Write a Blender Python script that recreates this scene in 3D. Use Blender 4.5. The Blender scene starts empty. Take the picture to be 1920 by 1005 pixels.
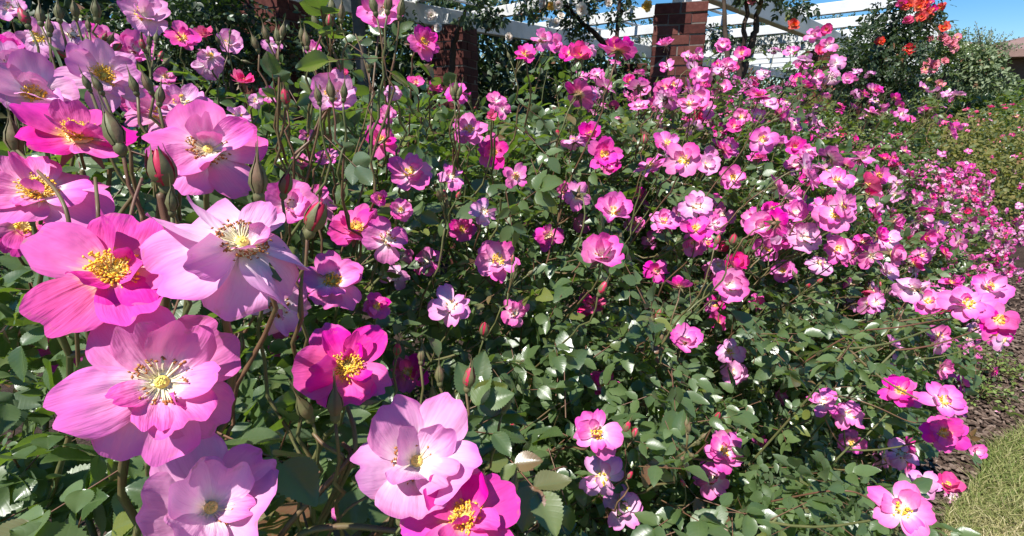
import bpy, math, random
import numpy as np
from mathutils import Matrix, Vector

rng = np.random.default_rng(11)
random.seed(11)
scene = bpy.context.scene
COL = scene.collection
PI = math.pi

# ------------------------------------------------------------------ camera
F, CX, CY, W0 = 950.0, 960.0, 502.5, 1920.0      # focal length and centre in photo pixels
CAM_Z = 1.45
PITCH = math.atan((CY - 210.0) / F)
SP, CP = math.sin(PITCH), math.cos(PITCH)


def ray(x, y):
    xc, yc = (x - CX) / F, (CY - y) / F
    return np.array([xc, CP + yc * SP, yc * CP - SP])


def P(x, y, d):
    """world point seen at photo pixel x, y at camera depth d (metres)"""
    return ray(x, y) * d + np.array([0, 0, CAM_Z])


def Gz(x, y, z):
    r = ray(x, y)
    return r * ((z - CAM_Z) / r[2]) + np.array([0, 0, CAM_Z])


def project(p):
    p = np.asarray(p, float)
    q = p - np.array([0, 0, CAM_Z])
    d = q[..., 1] * CP - q[..., 2] * SP
    up = q[..., 1] * SP + q[..., 2] * CP
    dd = np.where(np.abs(d) < 1e-4, 1e-4, d)
    return CX + F * q[..., 0] / dd, CY - F * up / dd, d


camd = bpy.data.cameras.new("camera")
camd.sensor_width = 36.0
camd.lens = 36.0 * F / W0
camd.clip_start = 0.02
camd.clip_end = 3000.0
cam = bpy.data.objects.new("camera", camd)
cam.location = (0, 0, CAM_Z)
cam.rotation_euler = (PI / 2 - PITCH, 0, 0)
COL.objects.link(cam)
scene.camera = cam

# bed axes: T runs along the rose bed, S runs into it (away from the lawn)
T = np.array([0.7313, 0.6820, 0.0])
S = np.array([-0.6820, 0.7313, 0.0])
UP = np.array([0, 0, 1.0])


def B(t, s, z):
    return T * t + S * s + UP * z


# ------------------------------------------------------------------ mesh buffer
class Buf:
    def __init__(self):
        self.v, self.c, self.q, self.t, self.qm, self.tm = [], [], [], [], [], []
        self.n = 0

    def add(self, V, quads=None, tris=None, col=None, mat=0):
        V = np.asarray(V, np.float32).reshape(-1, 3)
        n = len(V)
        self.v.append(V)
        if col is None:
            col = np.zeros((n, 4), np.float32)
        col = np.asarray(col, np.float32)
        if col.ndim == 1:
            col = np.tile(col, (n, 1))
        self.c.append(col)
        if quads is not None and len(quads):
            q = np.asarray(quads, np.int64).reshape(-1, 4) + self.n
            self.q.append(q)
            self.qm.append(np.full(len(q), mat, np.int32))
        if tris is not None and len(tris):
            t = np.asarray(tris, np.int64).reshape(-1, 3) + self.n
            self.t.append(t)
            self.tm.append(np.full(len(t), mat, np.int32))
        self.n += n
        return self

    def mesh(self, name, mats, smooth=True):
        me = bpy.data.meshes.new(name)
        V = np.concatenate(self.v) if self.v else np.zeros((0, 3), np.float32)
        q = np.concatenate(self.q) if self.q else np.zeros((0, 4), np.int64)
        t = np.concatenate(self.t) if self.t else np.zeros((0, 3), np.int64)
        mi = np.concatenate((self.qm or [np.zeros(0, np.int32)]) + (self.tm or [np.zeros(0, np.int32)]))
        nq, nt = len(q), len(t)
        me.vertices.add(len(V))
        me.vertices.foreach_set("co", V.ravel())
        me.loops.add(nq * 4 + nt * 3)
        me.loops.foreach_set("vertex_index", np.concatenate([q.ravel(), t.ravel()]).astype(np.int32))
        me.polygons.add(nq + nt)
        ls = np.concatenate([np.arange(nq) * 4, nq * 4 + np.arange(nt) * 3]).astype(np.int32)
        me.polygons.foreach_set("loop_start", ls)
        me.polygons.foreach_set("material_index", mi.astype(np.int32))
        me.polygons.foreach_set("use_smooth", np.full(nq + nt, smooth, bool))
        for m in mats:
            me.materials.append(m)
        at = me.attributes.new("Col", "FLOAT_COLOR", "POINT")
        at.data.foreach_set("color", np.concatenate(self.c).ravel())
        me.update(calc_edges=True)
        me.validate()
        return me


def grid_quads(nu, nv, closed_u=False):
    q = []
    for j in range(nv - 1):
        for i in range(nu if closed_u else nu - 1):
            a = j * nu + i
            b = j * nu + (i + 1) % nu
            q.append((a, b, b + nu, a + nu))
    return np.array(q, np.int64)


def box(bf, c, ax, ay, az, mat=0, col=None, jit=0.0):
    """box centred at c with half-axis vectors ax, ay, az"""
    c, ax, ay, az = (np.asarray(k, float) for k in (c, ax, ay, az))
    V = np.array([c + sx * ax + sy * ay + sz * az for sz in (-1, 1) for sy in (-1, 1) for sx in (-1, 1)])
    if jit:
        V += rng.normal(0, jit, V.shape)
    Q = [(0, 2, 3, 1), (4, 5, 7, 6), (0, 1, 5, 4), (2, 6, 7, 3), (0, 4, 6, 2), (1, 3, 7, 5)]
    bf.add(V, quads=Q, col=col, mat=mat)


def tube(bf, pts, radii, n=5, mat=0, col=(0.5, 0.5, 0.5, 1), cap=True):
    pts = np.asarray(pts, float)
    m = len(pts)
    radii = np.broadcast_to(np.asarray(radii, float), (m,))
    tang = np.gradient(pts, axis=0)
    tang /= np.linalg.norm(tang, axis=1, keepdims=True) + 1e-9
    ref = np.array([0.31, 0.52, 0.79])
    a = np.cross(tang, ref)
    a /= np.linalg.norm(a, axis=1, keepdims=True) + 1e-9
    b = np.cross(tang, a)
    an = np.arange(n) * 2 * PI / n
    V = pts[:, None, :] + radii[:, None, None] * (np.cos(an)[None, :, None] * a[:, None, :] + np.sin(an)[None, :, None] * b[:, None, :])
    V = V.reshape(-1, 3)
    q = grid_quads(n, m, True)
    tr = []
    if cap:
        V = np.vstack([V, pts[-1] + tang[-1] * radii[-1] * 0.6])
        e = len(V) - 1
        tr = [((m - 1) * n + i, (m - 1) * n + (i + 1) % n, e) for i in range(n)]
    bf.add(V, quads=q, tris=tr, col=np.array(col, np.float32), mat=mat)


def bez(a, b, c, n=7):
    k = np.linspace(0, 1, n)[:, None]
    return (1 - k) ** 2 * np.asarray(a) + 2 * k * (1 - k) * np.asarray(b) + k ** 2 * np.asarray(c)


def unit(v):
    v = np.asarray(v, float)
    return v / (np.linalg.norm(v, axis=-1, keepdims=True) + 1e-12)


_nd = rng.normal(0, 1, (14, 3))
_np = rng.uniform(0, 6.28, 14)


def noise3(p, f=1.0):
    p = np.asarray(p, float) * f
    r = 0
    for i in range(14):
        r = r + np.sin(p @ _nd[i] + _np[i])
    return r / 3.6


# ------------------------------------------------------------------ materials
def new_mat(name):
    m = bpy.data.materials.new(name)
    m.use_nodes = True
    nt = m.node_tree
    nt.nodes.clear()
    return m, nt, nt.nodes, nt.links


class NB:
    def __init__(self, name):
        self.m, self.nt, self.n, self.l = new_mat(name)
        self.out = self.n.new("ShaderNodeOutputMaterial")

    def node(self, kind, **kw):
        nd = self.n.new(kind)
        for k, v in kw.items():
            setattr(nd, k, v)
        return nd

    def link(self, a, b):
        self.l.new(a, b)

    def math(self, op, a, b=None, clamp=False):
        nd = self.node("ShaderNodeMath", operation=op, use_clamp=clamp)
        for i, x in enumerate((a, b)):
            if x is None:
                continue
            if isinstance(x, (int, float)):
                nd.inputs[i].default_value = x
            else:
                self.link(x, nd.inputs[i])
        return nd.outputs[0]

    def col(self):
        at = self.node("ShaderNodeAttribute", attribute_name="Col")
        sp = self.node("ShaderNodeSeparateColor")
        self.link(at.outputs["Color"], sp.inputs[0])
        return sp.outputs[0], sp.outputs[1], sp.outputs[2], at.outputs["Alpha"]

    def ramp(self, fac, stops):
        r = self.node("ShaderNodeValToRGB")
        e = r.color_ramp.elements
        while len(e) < len(stops):
            e.new(0.5)
        for k, (p, c) in zip(e, stops):
            k.position = p
            k.color = (*c, 1) if len(c) == 3 else c
        if fac is not None:
            self.link(fac, r.inputs[0])
        return r.outputs[0]

    def mix(self, fac, a, b, blend="MIX"):
        nd = self.node("ShaderNodeMix", data_type="RGBA", blend_type=blend)
        for s, x in ((nd.inputs[0], fac), (nd.inputs[6], a), (nd.inputs[7], b)):
            if isinstance(x, (int, float)):
                s.default_value = x
            elif isinstance(x, tuple):
                s.default_value = (*x, 1)
            else:
                self.link(x, s)
        return nd.outputs[2]

    def noise(self, vec, scale, detail=3.0, rough=0.55):
        nd = self.node("ShaderNodeTexNoise")
        nd.inputs["Scale"].default_value = scale
        nd.inputs["Detail"].default_value = detail
        nd.inputs["Roughness"].default_value = rough
        if vec is not None:
            self.link(vec, nd.inputs["Vector"])
        return nd.outputs["Fac"]

    def comb(self, a, b, c):
        nd = self.node("ShaderNodeCombineXYZ")
        for i, x in enumerate((a, b, c)):
            if isinstance(x, (int, float)):
                nd.inputs[i].default_value = x
            else:
                self.link(x, nd.inputs[i])
        return nd.outputs[0]

    def bump(self, h, strength, dist):
        nd = self.node("ShaderNodeBump")
        nd.inputs["Strength"].default_value = strength
        nd.inputs["Distance"].default_value = dist
        self.link(h, nd.inputs["Height"])
        return nd.outputs[0]

    def principled(self, base, rough=0.5, spec=0.4, normal=None):
        p = self.node("ShaderNodeBsdfPrincipled")
        if isinstance(base, tuple):
            p.inputs["Base Color"].default_value = (*base, 1)
        else:
            self.link(base, p.inputs["Base Color"])
        if isinstance(rough, (int, float)):
            p.inputs["Roughness"].default_value = rough
        else:
            self.link(rough, p.inputs["Roughness"])
        p.inputs["Specular IOR Level"].default_value = spec
        if normal is not None:
            self.link(normal, p.inputs["Normal"])
        return p

    def finish(self, sh):
        self.link(sh, self.out.inputs["Surface"])
        return self.m


def petal_mat(name, stops, trans=0.30, hue=0.02, val=0.12, rough=0.68):
    b = NB(name)
    u, v, r, a = b.col()
    oi = b.node("ShaderNodeObjectInfo")
    st = b.noise(b.comb(b.math("MULTIPLY", u, 13.0), b.math("MULTIPLY", v, 1.6), b.math("MULTIPLY", r, 40.0)), 1.0, 3.0)
    blot = b.noise(b.comb(b.math("MULTIPLY", u, 2.2), b.math("MULTIPLY", v, 2.2), b.math("MULTIPLY", r, 55.0)), 1.0, 2.0)
    vv = b.math("ADD", v, b.math("MULTIPLY", b.math("SUBTRACT", st, 0.5), 0.15))
    vv = b.math("ADD", vv, b.math("MULTIPLY", b.math("SUBTRACT", blot, 0.5), 0.45))
    base = b.ramp(vv, stops)
    vn = b.noise(b.comb(b.math("MULTIPLY", u, 46.0), b.math("MULTIPLY", v, 2.6), b.math("MULTIPLY", r, 31.0)), 1.0, 2.0)
    base = b.mix(b.math("MULTIPLY", b.math("SUBTRACT", vn, 0.52, clamp=True), 1.5, clamp=True), base, stops[-1][1])
    spot = b.noise(b.comb(b.math("MULTIPLY", u, 7.0), b.math("MULTIPLY", v, 8.0), b.math("MULTIPLY", r, 77.0)), 1.0, 3.0)
    age = b.math("MULTIPLY", b.math("SUBTRACT", v, 0.80, clamp=True), b.math("MULTIPLY", b.math("SUBTRACT", spot, 0.56, clamp=True), 30.0), clamp=True)
    base = b.mix(b.math("MULTIPLY", age, 0.75), base, (0.42, 0.20, 0.12))
    hsv = b.node("ShaderNodeHueSaturation")
    b.link(base, hsv.inputs["Color"])
    b.link(b.math("ADD", 0.5 - hue / 2, b.math("MULTIPLY", oi.outputs["Random"], hue)), hsv.inputs["Hue"])
    rr = b.math("FRACT", b.math("ADD", b.math("MULTIPLY", oi.outputs["Random"], 7.31), r))
    b.link(b.math("ADD", 1.0 - val, b.math("MULTIPLY", rr, val * 1.6)), hsv.inputs["Value"])
    b.link(b.math("ADD", 0.86, b.math("MULTIPLY", b.math("FRACT", b.math("MULTIPLY", rr, 5.7)), 0.2)), hsv.inputs["Saturation"])
    base = hsv.outputs[0]
    bp = b.bump(b.math("ADD", st, b.math("MULTIPLY", blot, 2.2)), 0.6, 0.0013)
    p = b.principled(base, rough, 0.16, bp)
    tr = b.node("ShaderNodeBsdfTranslucent")
    b.link(b.mix(0.25, base, (1.0, 0.25, 0.62)), tr.inputs["Color"])
    mx = b.node("ShaderNodeMixShader")
    mx.inputs[0].default_value = trans
    b.link(p.outputs[0], mx.inputs[1])
    b.link(tr.outputs[0], mx.inputs[2])
    return b.finish(mx.outputs[0])


PM = {
    "M": petal_mat("petal_magenta", [(0.0, (0.95, 0.66, 0.16)), (0.17, (0.95, 0.55, 0.30)), (0.36, (0.88, 0.10, 0.40)), (0.7, (0.81, 0.035, 0.36)), (1.0, (0.70, 0.03, 0.38))]),
    "P": petal_mat("petal_pink", [(0.0, (0.95, 0.88, 0.62)), (0.24, (0.93, 0.72, 0.78)), (0.45, (0.87, 0.29, 0.57)), (0.8, (0.81, 0.145, 0.48)), (1.0, (0.74, 0.09, 0.44))]),
    "L": petal_mat("petal_lilac", [(0.0, (0.93, 0.87, 0.66)), (0.25, (0.90, 0.72, 0.78)), (0.5, (0.83, 0.43, 0.66)), (0.85, (0.77, 0.29, 0.57)), (1.0, (0.70, 0.18, 0.52))]),
    "R": petal_mat("petal_hot_pink", [(0.0, (0.9, 0.45, 0.2)), (0.25, (0.86, 0.12, 0.30)), (0.7, (0.78, 0.03, 0.23)), (1.0, (0.68, 0.02, 0.20))]),
    "O": petal_mat("petal_orange_red", [(0.0, (0.9, 0.4, 0.1)), (0.4, (0.85, 0.12, 0.04)), (1.0, (0.75, 0.03, 0.03))]),
    "Y": petal_mat("petal_yellow", [(0.0, (0.85, 0.5, 0.03)), (0.5, (0.85, 0.55, 0.05)), (1.0, (0.85, 0.62, 0.15))]),
    "C": petal_mat("petal_cream", [(0.0, (0.85, 0.75, 0.5)), (0.5, (0.85, 0.8, 0.68)), (1.0, (0.85, 0.82, 0.75))]),
    "K": petal_mat("petal_soft_pink", [(0.0, (0.85, 0.6, 0.5)), (0.5, (0.82, 0.32, 0.38)), (1.0, (0.78, 0.2, 0.3))]),
}


def leaf_mat(name, dark, light, trans_col, trans=0.28, rough=0.34, spec=0.5):
    b = NB(name)
    u, v, r, a = b.col()
    au = b.math("ABSOLUTE", b.math("SUBTRACT", b.math("MULTIPLY", u, 2.0), 1.0))
    geo = b.node("ShaderNodeNewGeometry")
    n1 = b.noise(geo.outputs["Position"], 90.0, 3.0)
    fac = b.math("ADD", b.math("MULTIPLY", r, 0.75), b.math("MULTIPLY", n1, 0.35), clamp=True)
    base = b.mix(fac, dark, light)
    base = b.mix(b.math("MULTIPLY", b.math("SUBTRACT", r, 0.88), 9.0, clamp=True), base, (0.17, 0.075, 0.04))
    base = b.mix(b.math("MULTIPLY", b.math("SUBTRACT", 0.03, r), 22.0, clamp=True), base, (0.20, 0.21, 0.045))
    rib = b.math("SUBTRACT", 1.0, b.math("MULTIPLY", au, 14.0), clamp=True)
    vein = b.math("SINE", b.math("MULTIPLY", b.math("SUBTRACT", v, b.math("MULTIPLY", au, 0.22)), 50.0))
    vein1 = b.math("POWER", b.math("ADD", b.math("MULTIPLY", vein, 0.5), 0.5), 6.0)
    lines = b.math("MAXIMUM", rib, b.math("MULTIPLY", vein1, 0.4))
    base = b.mix(b.math("MULTIPLY", lines, 0.45), base, (0.13, 0.18, 0.075))
    base = b.mix(b.math("MULTIPLY", geo.outputs["Backfacing"], 0.7), base, (0.12, 0.17, 0.10))
    bp = b.bump(b.math("ADD", b.math("MULTIPLY", vein1, -0.6), b.math("MULTIPLY", n1, 1.6)), 0.08, 0.0012)
    rg = b.math("ADD", rough, b.math("MULTIPLY", b.math("FRACT", b.math("MULTIPLY", r, 9.7)), 0.16))
    p = b.principled(base, rg, spec, bp)
    tr = b.node("ShaderNodeBsdfTranslucent")
    b.link(b.mix(b.math("MULTIPLY", lines, 0.4), trans_col, (0.05, 0.12, 0.02)), tr.inputs["Color"])
    mx = b.node("ShaderNodeMixShader")
    mx.inputs[0].default_value = trans
    b.link(p.outputs[0], mx.inputs[1])
    b.link(tr.outputs[0], mx.inputs[2])
    return b.finish(mx.outputs[0])


M_LEAF = leaf_mat("rose_leaf", (0.032, 0.066, 0.022), (0.13, 0.185, 0.068), (0.26, 0.42, 0.025), rough=0.27, spec=0.85)
M_LEAF_FAR = leaf_mat("distant_leaf", (0.038, 0.07, 0.022), (0.14, 0.185, 0.06), (0.26, 0.38, 0.02), rough=0.28, spec=.7)
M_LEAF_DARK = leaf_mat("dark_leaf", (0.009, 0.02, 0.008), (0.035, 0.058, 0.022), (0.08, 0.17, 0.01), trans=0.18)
M_LEAF_OLIVE = leaf_mat("olive_leaf", (0.07, 0.095, 0.022), (0.22, 0.18, 0.055), (0.4, 0.4, 0.04), rough=0.5, spec=0.3)
M_WEED = leaf_mat("weed_leaf", (0.07, 0.13, 0.02), (0.2, 0.28, 0.06), (0.3, 0.42, 0.04), rough=0.5)
M_LEAF_PALE = leaf_mat("pale_leaf", (0.09, 0.125, 0.055), (0.26, 0.31, 0.17), (0.2, 0.3, 0.08), rough=0.45)


def noisy_mat(name, stops, scale, rough=0.7, spec=0.3, bump=0.3, dist=0.002, detail=4.0, use_obj=False):
    b = NB(name)
    u, v, r, a = b.col()
    geo = b.node("ShaderNodeNewGeometry")
    n = b.noise(geo.outputs["Position"], scale, detail)
    fac = b.math("ADD", b.math("MULTIPLY", n, 0.7), b.math("MULTIPLY", r, 0.45), clamp=True)
    base = b.ramp(fac, stops)
    p = b.principled(base, rough, spec, b.bump(n, bump, dist))
    return b.finish(p.outputs[0])


M_STEM = noisy_mat("stem_bark", [(0.2, (0.06, 0.085, 0.025)), (0.5, (0.12, 0.12, 0.045)), (0.75, (0.14, 0.07, 0.04)), (1, (0.12, 0.045, 0.035))], 55.0, 0.5, 0.4)
M_WOOD = noisy_mat("old_bark", [(0.2, (0.025, 0.018, 0.014)), (0.6, (0.06, 0.04, 0.03)), (1, (0.1, 0.075, 0.055))], 30.0, 0.85, 0.2, 0.6, 0.004)
M_SEPAL = noisy_mat("sepal_green", [(0.2, (0.08, 0.095, 0.035)), (0.55, (0.14, 0.13, 0.06)), (0.85, (0.19, 0.10, 0.065))], 120.0, 0.55, 0.3)
M_BUDRED = noisy_mat("bud_petal_red", [(0.2, (0.30, 0.008, 0.03)), (1, (0.55, 0.03, 0.09))], 150.0, 0.45, 0.4, 0.1)
M_FIL = noisy_mat("filament", [(0.2, (0.85, 0.55, 0.12)), (1, (0.9, 0.75, 0.4))], 200.0, 0.5, 0.3, 0.0)
M_ANTH = noisy_mat("anther_gold", [(0.1, (0.85, 0.42, 0.02)), (0.6, (0.9, 0.6, 0.06)), (1, (0.6, 0.2, 0.02))], 600.0, 0.7, 0.2, 0.1)
M_FIL2 = noisy_mat("filament_pale", [(0.2, (0.85, 0.72, 0.42)), (1, (0.88, 0.8, 0.6))], 200.0, 0.5, 0.3, 0.0)
M_ANTH2 = noisy_mat("anther_brown", [(0.1, (0.22, 0.06, 0.03)), (0.7, (0.42, 0.16, 0.05)), (1, (0.5, 0.28, 0.1))], 600.0, 0.8, 0.2, 0.1)
M_PIST = noisy_mat("pistil", [(0.1, (0.70, 0.60, 0.10)), (1, (0.88, 0.74, 0.22))], 900.0, 0.6, 0.3, 0.5, 0.001)


# white paint with faint weathering
def white_mat():
    b = NB("white_paint")
    u, v, r, a = b.col()
    geo = b.node("ShaderNodeNewGeometry")
    n = b.noise(geo.outputs["Position"], 4.0, 6.0, 0.65)
    n2 = b.noise(geo.outputs["Position"], 45.0, 3.0)
    base = b.ramp(b.math("ADD", n, b.math("MULTIPLY", b.math("SUBTRACT", n2, 0.5), 0.3)), [(0.25, (0.55, 0.53, 0.48)), (0.45, (0.60, 0.60, 0.585)), (0.8, (0.70, 0.70, 0.69))])
    return b.finish(b.principled(base, 0.45, 0.4, b.bump(n2, 0.15, 0.002)).outputs[0])


M_WHITE = white_mat()
M_BRICK = noisy_mat("red_brick", [(0.1, (0.028, 0.010, 0.009)), (0.45, (0.075, 0.021, 0.017)), (0.8, (0.125, 0.042, 0.033)), (1.0, (0.19, 0.09, 0.075))], 35.0, 0.85, 0.2, 0.6, 0.004)
M_MORTAR = noisy_mat("mortar", [(0.2, (0.10, 0.085, 0.075)), (0.9, (0.2, 0.17, 0.15))], 60.0, 0.95, 0.1, 0.5, 0.003)
M_POST = noisy_mat("grey_timber", [(0.2, (0.05, 0.042, 0.034)), (0.9, (0.12, 0.10, 0.085))], 25.0, 0.8, 0.2, 0.5, 0.003)
M_STUCCO = noisy_mat("house_wall", [(0.2, (0.08, 0.055, 0.05)), (0.9, (0.14, 0.10, 0.09))], 12.0, 0.9, 0.1, 0.5, 0.004)
M_ROOF = noisy_mat("roof_shingle", [(0.2, (0.16, 0.10, 0.09)), (0.9, (0.27, 0.18, 0.16))], 9.0, 0.9, 0.1, 0.6, 0.01)
M_FASCIA = noisy_mat("fascia_board", [(0.2, (0.2, 0.12, 0.10)), (0.9, (0.3, 0.19, 0.16))], 9.0, 0.7, 0.2, 0.1, 0.003)
M_DARKGLASS = noisy_mat("window_dark", [(0.2, (0.01, 0.011, 0.013)), (0.9, (0.02, 0.022, 0.025))], 2.0, 0.1, 0.5, 0.0)


def ground_mat():
    b = NB("mulch_soil")
    geo = b.node("ShaderNodeNewGeometry")
    n = b.noise(geo.outputs["Position"], 2.0, 8.0, 0.7)
    n2 = b.noise(geo.outputs["Position"], 70.0, 4.0, 0.7)
    f = b.math("ADD", b.math("MULTIPLY", n, 0.45), b.math("MULTIPLY", n2, 0.55))
    base = b.ramp(f, [(0.3, (0.02, 0.013, 0.010)), (0.5, (0.05, 0.034, 0.027)), (0.66, (0.12, 0.082, 0.065)), (0.8, (0.2, 0.15, 0.12))])
    return b.finish(b.principled(base, 0.95, 0.1, b.bump(n2, 0.9, 0.02)).outputs[0])


def lawn_mat():
    b = NB("lawn_turf")
    geo = b.node("ShaderNodeNewGeometry")
    n = b.noise(geo.outputs["Position"], 1.6, 6.0, 0.6)
    n2 = b.noise(geo.outputs["Position"], 90.0, 4.0, 0.7)
    f = b.math("ADD", b.math("MULTIPLY", n, 0.6), b.math("MULTIPLY", n2, 0.4))
    base = b.ramp(f, [(0.32, (0.09, 0.12, 0.035)), (0.5, (0.2, 0.2, 0.08)), (0.6, (0.36, 0.31, 0.17)), (0.75, (0.48, 0.4, 0.25))])
    return b.finish(b.principled(base, 0.9, 0.15, b.bump(n2, 0.8, 0.012)).outputs[0])


def grass_mat():
    b = NB("grass_blade")
    u, v, r, a = b.col()
    base = b.ramp(r, [(0.0, (0.10, 0.16, 0.03)), (0.45, (0.20, 0.25, 0.065)), (0.7, (0.36, 0.34, 0.14)), (1.0, (0.56, 0.48, 0.28))])
    p = b.principled(base, 0.6, 0.3)
    tr = b.node("ShaderNodeBsdfTranslucent")
    b.link(base, tr.inputs["Color"])
    mx = b.node("ShaderNodeMixShader")
    mx.inputs[0].default_value = 0.35
    b.link(p.outputs[0], mx.inputs[1])
    b.link(tr.outputs[0], mx.inputs[2])
    return b.finish(mx.outputs[0])


M_SOIL, M_LAWN, M_GRASS = ground_mat(), lawn_mat(), grass_mat()
M_CHIP = noisy_mat("bark_chip", [(0.15, (0.03, 0.018, 0.014)), (0.5, (0.09, 0.06, 0.046)), (0.95, (0.28, 0.21, 0.17))], 40.0, 0.9, 0.1, 0.5, 0.003)


# ------------------------------------------------------------------ objects
def link_obj(name, me, parent=None, M=None):
    o = bpy.data.objects.new(name, me)
    COL.objects.link(o)
    if parent is not None:
        o.parent = parent
        o.matrix_parent_inverse = parent.matrix_basis.inverted() if parent.parent is None else Matrix.Identity(4)
    if M is not None:
        o.matrix_basis = M
    return o


def tag(o, label=None, cat=None, group=None, kind=None):
    for k, v in (("label", label), ("category", cat), ("group", group), ("kind", kind)):
        if v:
            o[k] = v
    return o


def thing(name, loc, label, cat, group=None):
    o = bpy.data.objects.new(name, None)
    o.empty_display_size = 0.1
    COL.objects.link(o)
    o.matrix_basis = Matrix.Translation(Vector([float(k) for k in loc]))
    return tag(o, label, cat, group)


def frame(p, n, spin, scale=1.0):
    n = unit(n)
    a = np.cross(n, [0.13, 0.27, 0.95]) if abs(n[2]) < 0.9 else np.cross(n, [0.95, 0.2, 0.1])
    a = unit(a)
    b = np.cross(n, a)
    ca, sa = math.cos(spin), math.sin(spin)
    x, y = ca * a + sa * b, -sa * a + ca * b
    M = Matrix.Identity(4)
    for i in range(3):
        M[i][0], M[i][1], M[i][2], M[i][3] = x[i] * scale, y[i] * scale, n[i] * scale, p[i]
    return M


# ------------------------------------------------------------------ rose flower geometry (unit radius)
def petal(L, Wd, open_, curl, cup, roll, wave, notch, nu, nv, rnd):
    u = np.linspace(-1, 1, nu)
    v = np.linspace(0.0, 1, nv) ** 0.9
    U, V = np.meshgrid(u, v)
    ph = rnd.uniform(0, 6.28, 6)
    ytip = 1 - 0.30 * np.abs(U) ** 2.5 - notch * np.exp(-((U - rnd.uniform(-.12, .12)) / 0.2) ** 2) + 0.018 * np.sin(5 * U + ph[0]) + 0.014 * np.sin(11 * U + ph[1]) - rnd.uniform(0, .07) * np.exp(-((U - rnd.uniform(-.7, .7)) / 0.09) ** 2)
    w = Wd * (0.10 + 0.90 * np.sin(PI / 2 * V ** 0.85)) * (1 - 0.10 * V ** 4)
    y = V * ytip
    ss = np.linspace(0, 1.2, 60)
    th = open_ + curl * ss ** 1.6
    yy = np.concatenate([[0], np.cumsum(np.cos(th[:-1])) * (ss[1] - ss[0])])
    zz = np.concatenate([[0], np.cumsum(np.sin(th[:-1])) * (ss[1] - ss[0])])
    x = U * w
    off = Wd * (cup * U ** 2 * (0.35 + 0.65 * V)) + Wd * wave * V ** 2 * (np.sin(2.6 * U + ph[2]) + 0.6 * np.sin(5.1 * U + ph[3]) * np.abs(U) + 0.35 * np.sin(9 * U + 5 * V + ph[4]) * np.abs(U))
    off += Wd * 0.06 * np.sin(4 * V + 2 * U + ph[5]) * V + Wd * 0.018 * np.sin(10 * U + 3 * V + ph[1]) * np.sin(PI * V) + Wd * 0.022 * np.sin(6 * U - 8 * V + ph[2]) * V + Wd * 0.02 * np.sin(4 * U + 11 * V + ph[0]) * np.abs(U) * V
    off -= Wd * rnd.uniform(0.0, 0.16) * np.abs(U) ** 5 * V ** 2
    cr, sr = math.cos(roll), math.sin(roll)
    x, off = x * cr - off * sr * V, x * sr * V + off * cr
    yl = np.interp(y, ss, yy) * L
    zl = np.interp(y, ss, zz) * L
    tl = np.interp(y, ss, th)
    X = x
    Y = 0.05 + yl - off * np.sin(tl)
    Z = zl + off * np.cos(tl)
    col = np.stack([U * 0.5 + 0.5, V, np.full_like(U, rnd.uniform()), np.ones_like(U)], -1).reshape(-1, 4)
    return np.stack([X, Y, Z], -1).reshape(-1, 3), grid_quads(nu, nv), col


def rotz(V, a):
    c, s = math.cos(a), math.sin(a)
    return V @ np.array([[c, s, 0], [-s, c, 0], [0, 0, 1.0]])


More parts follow.
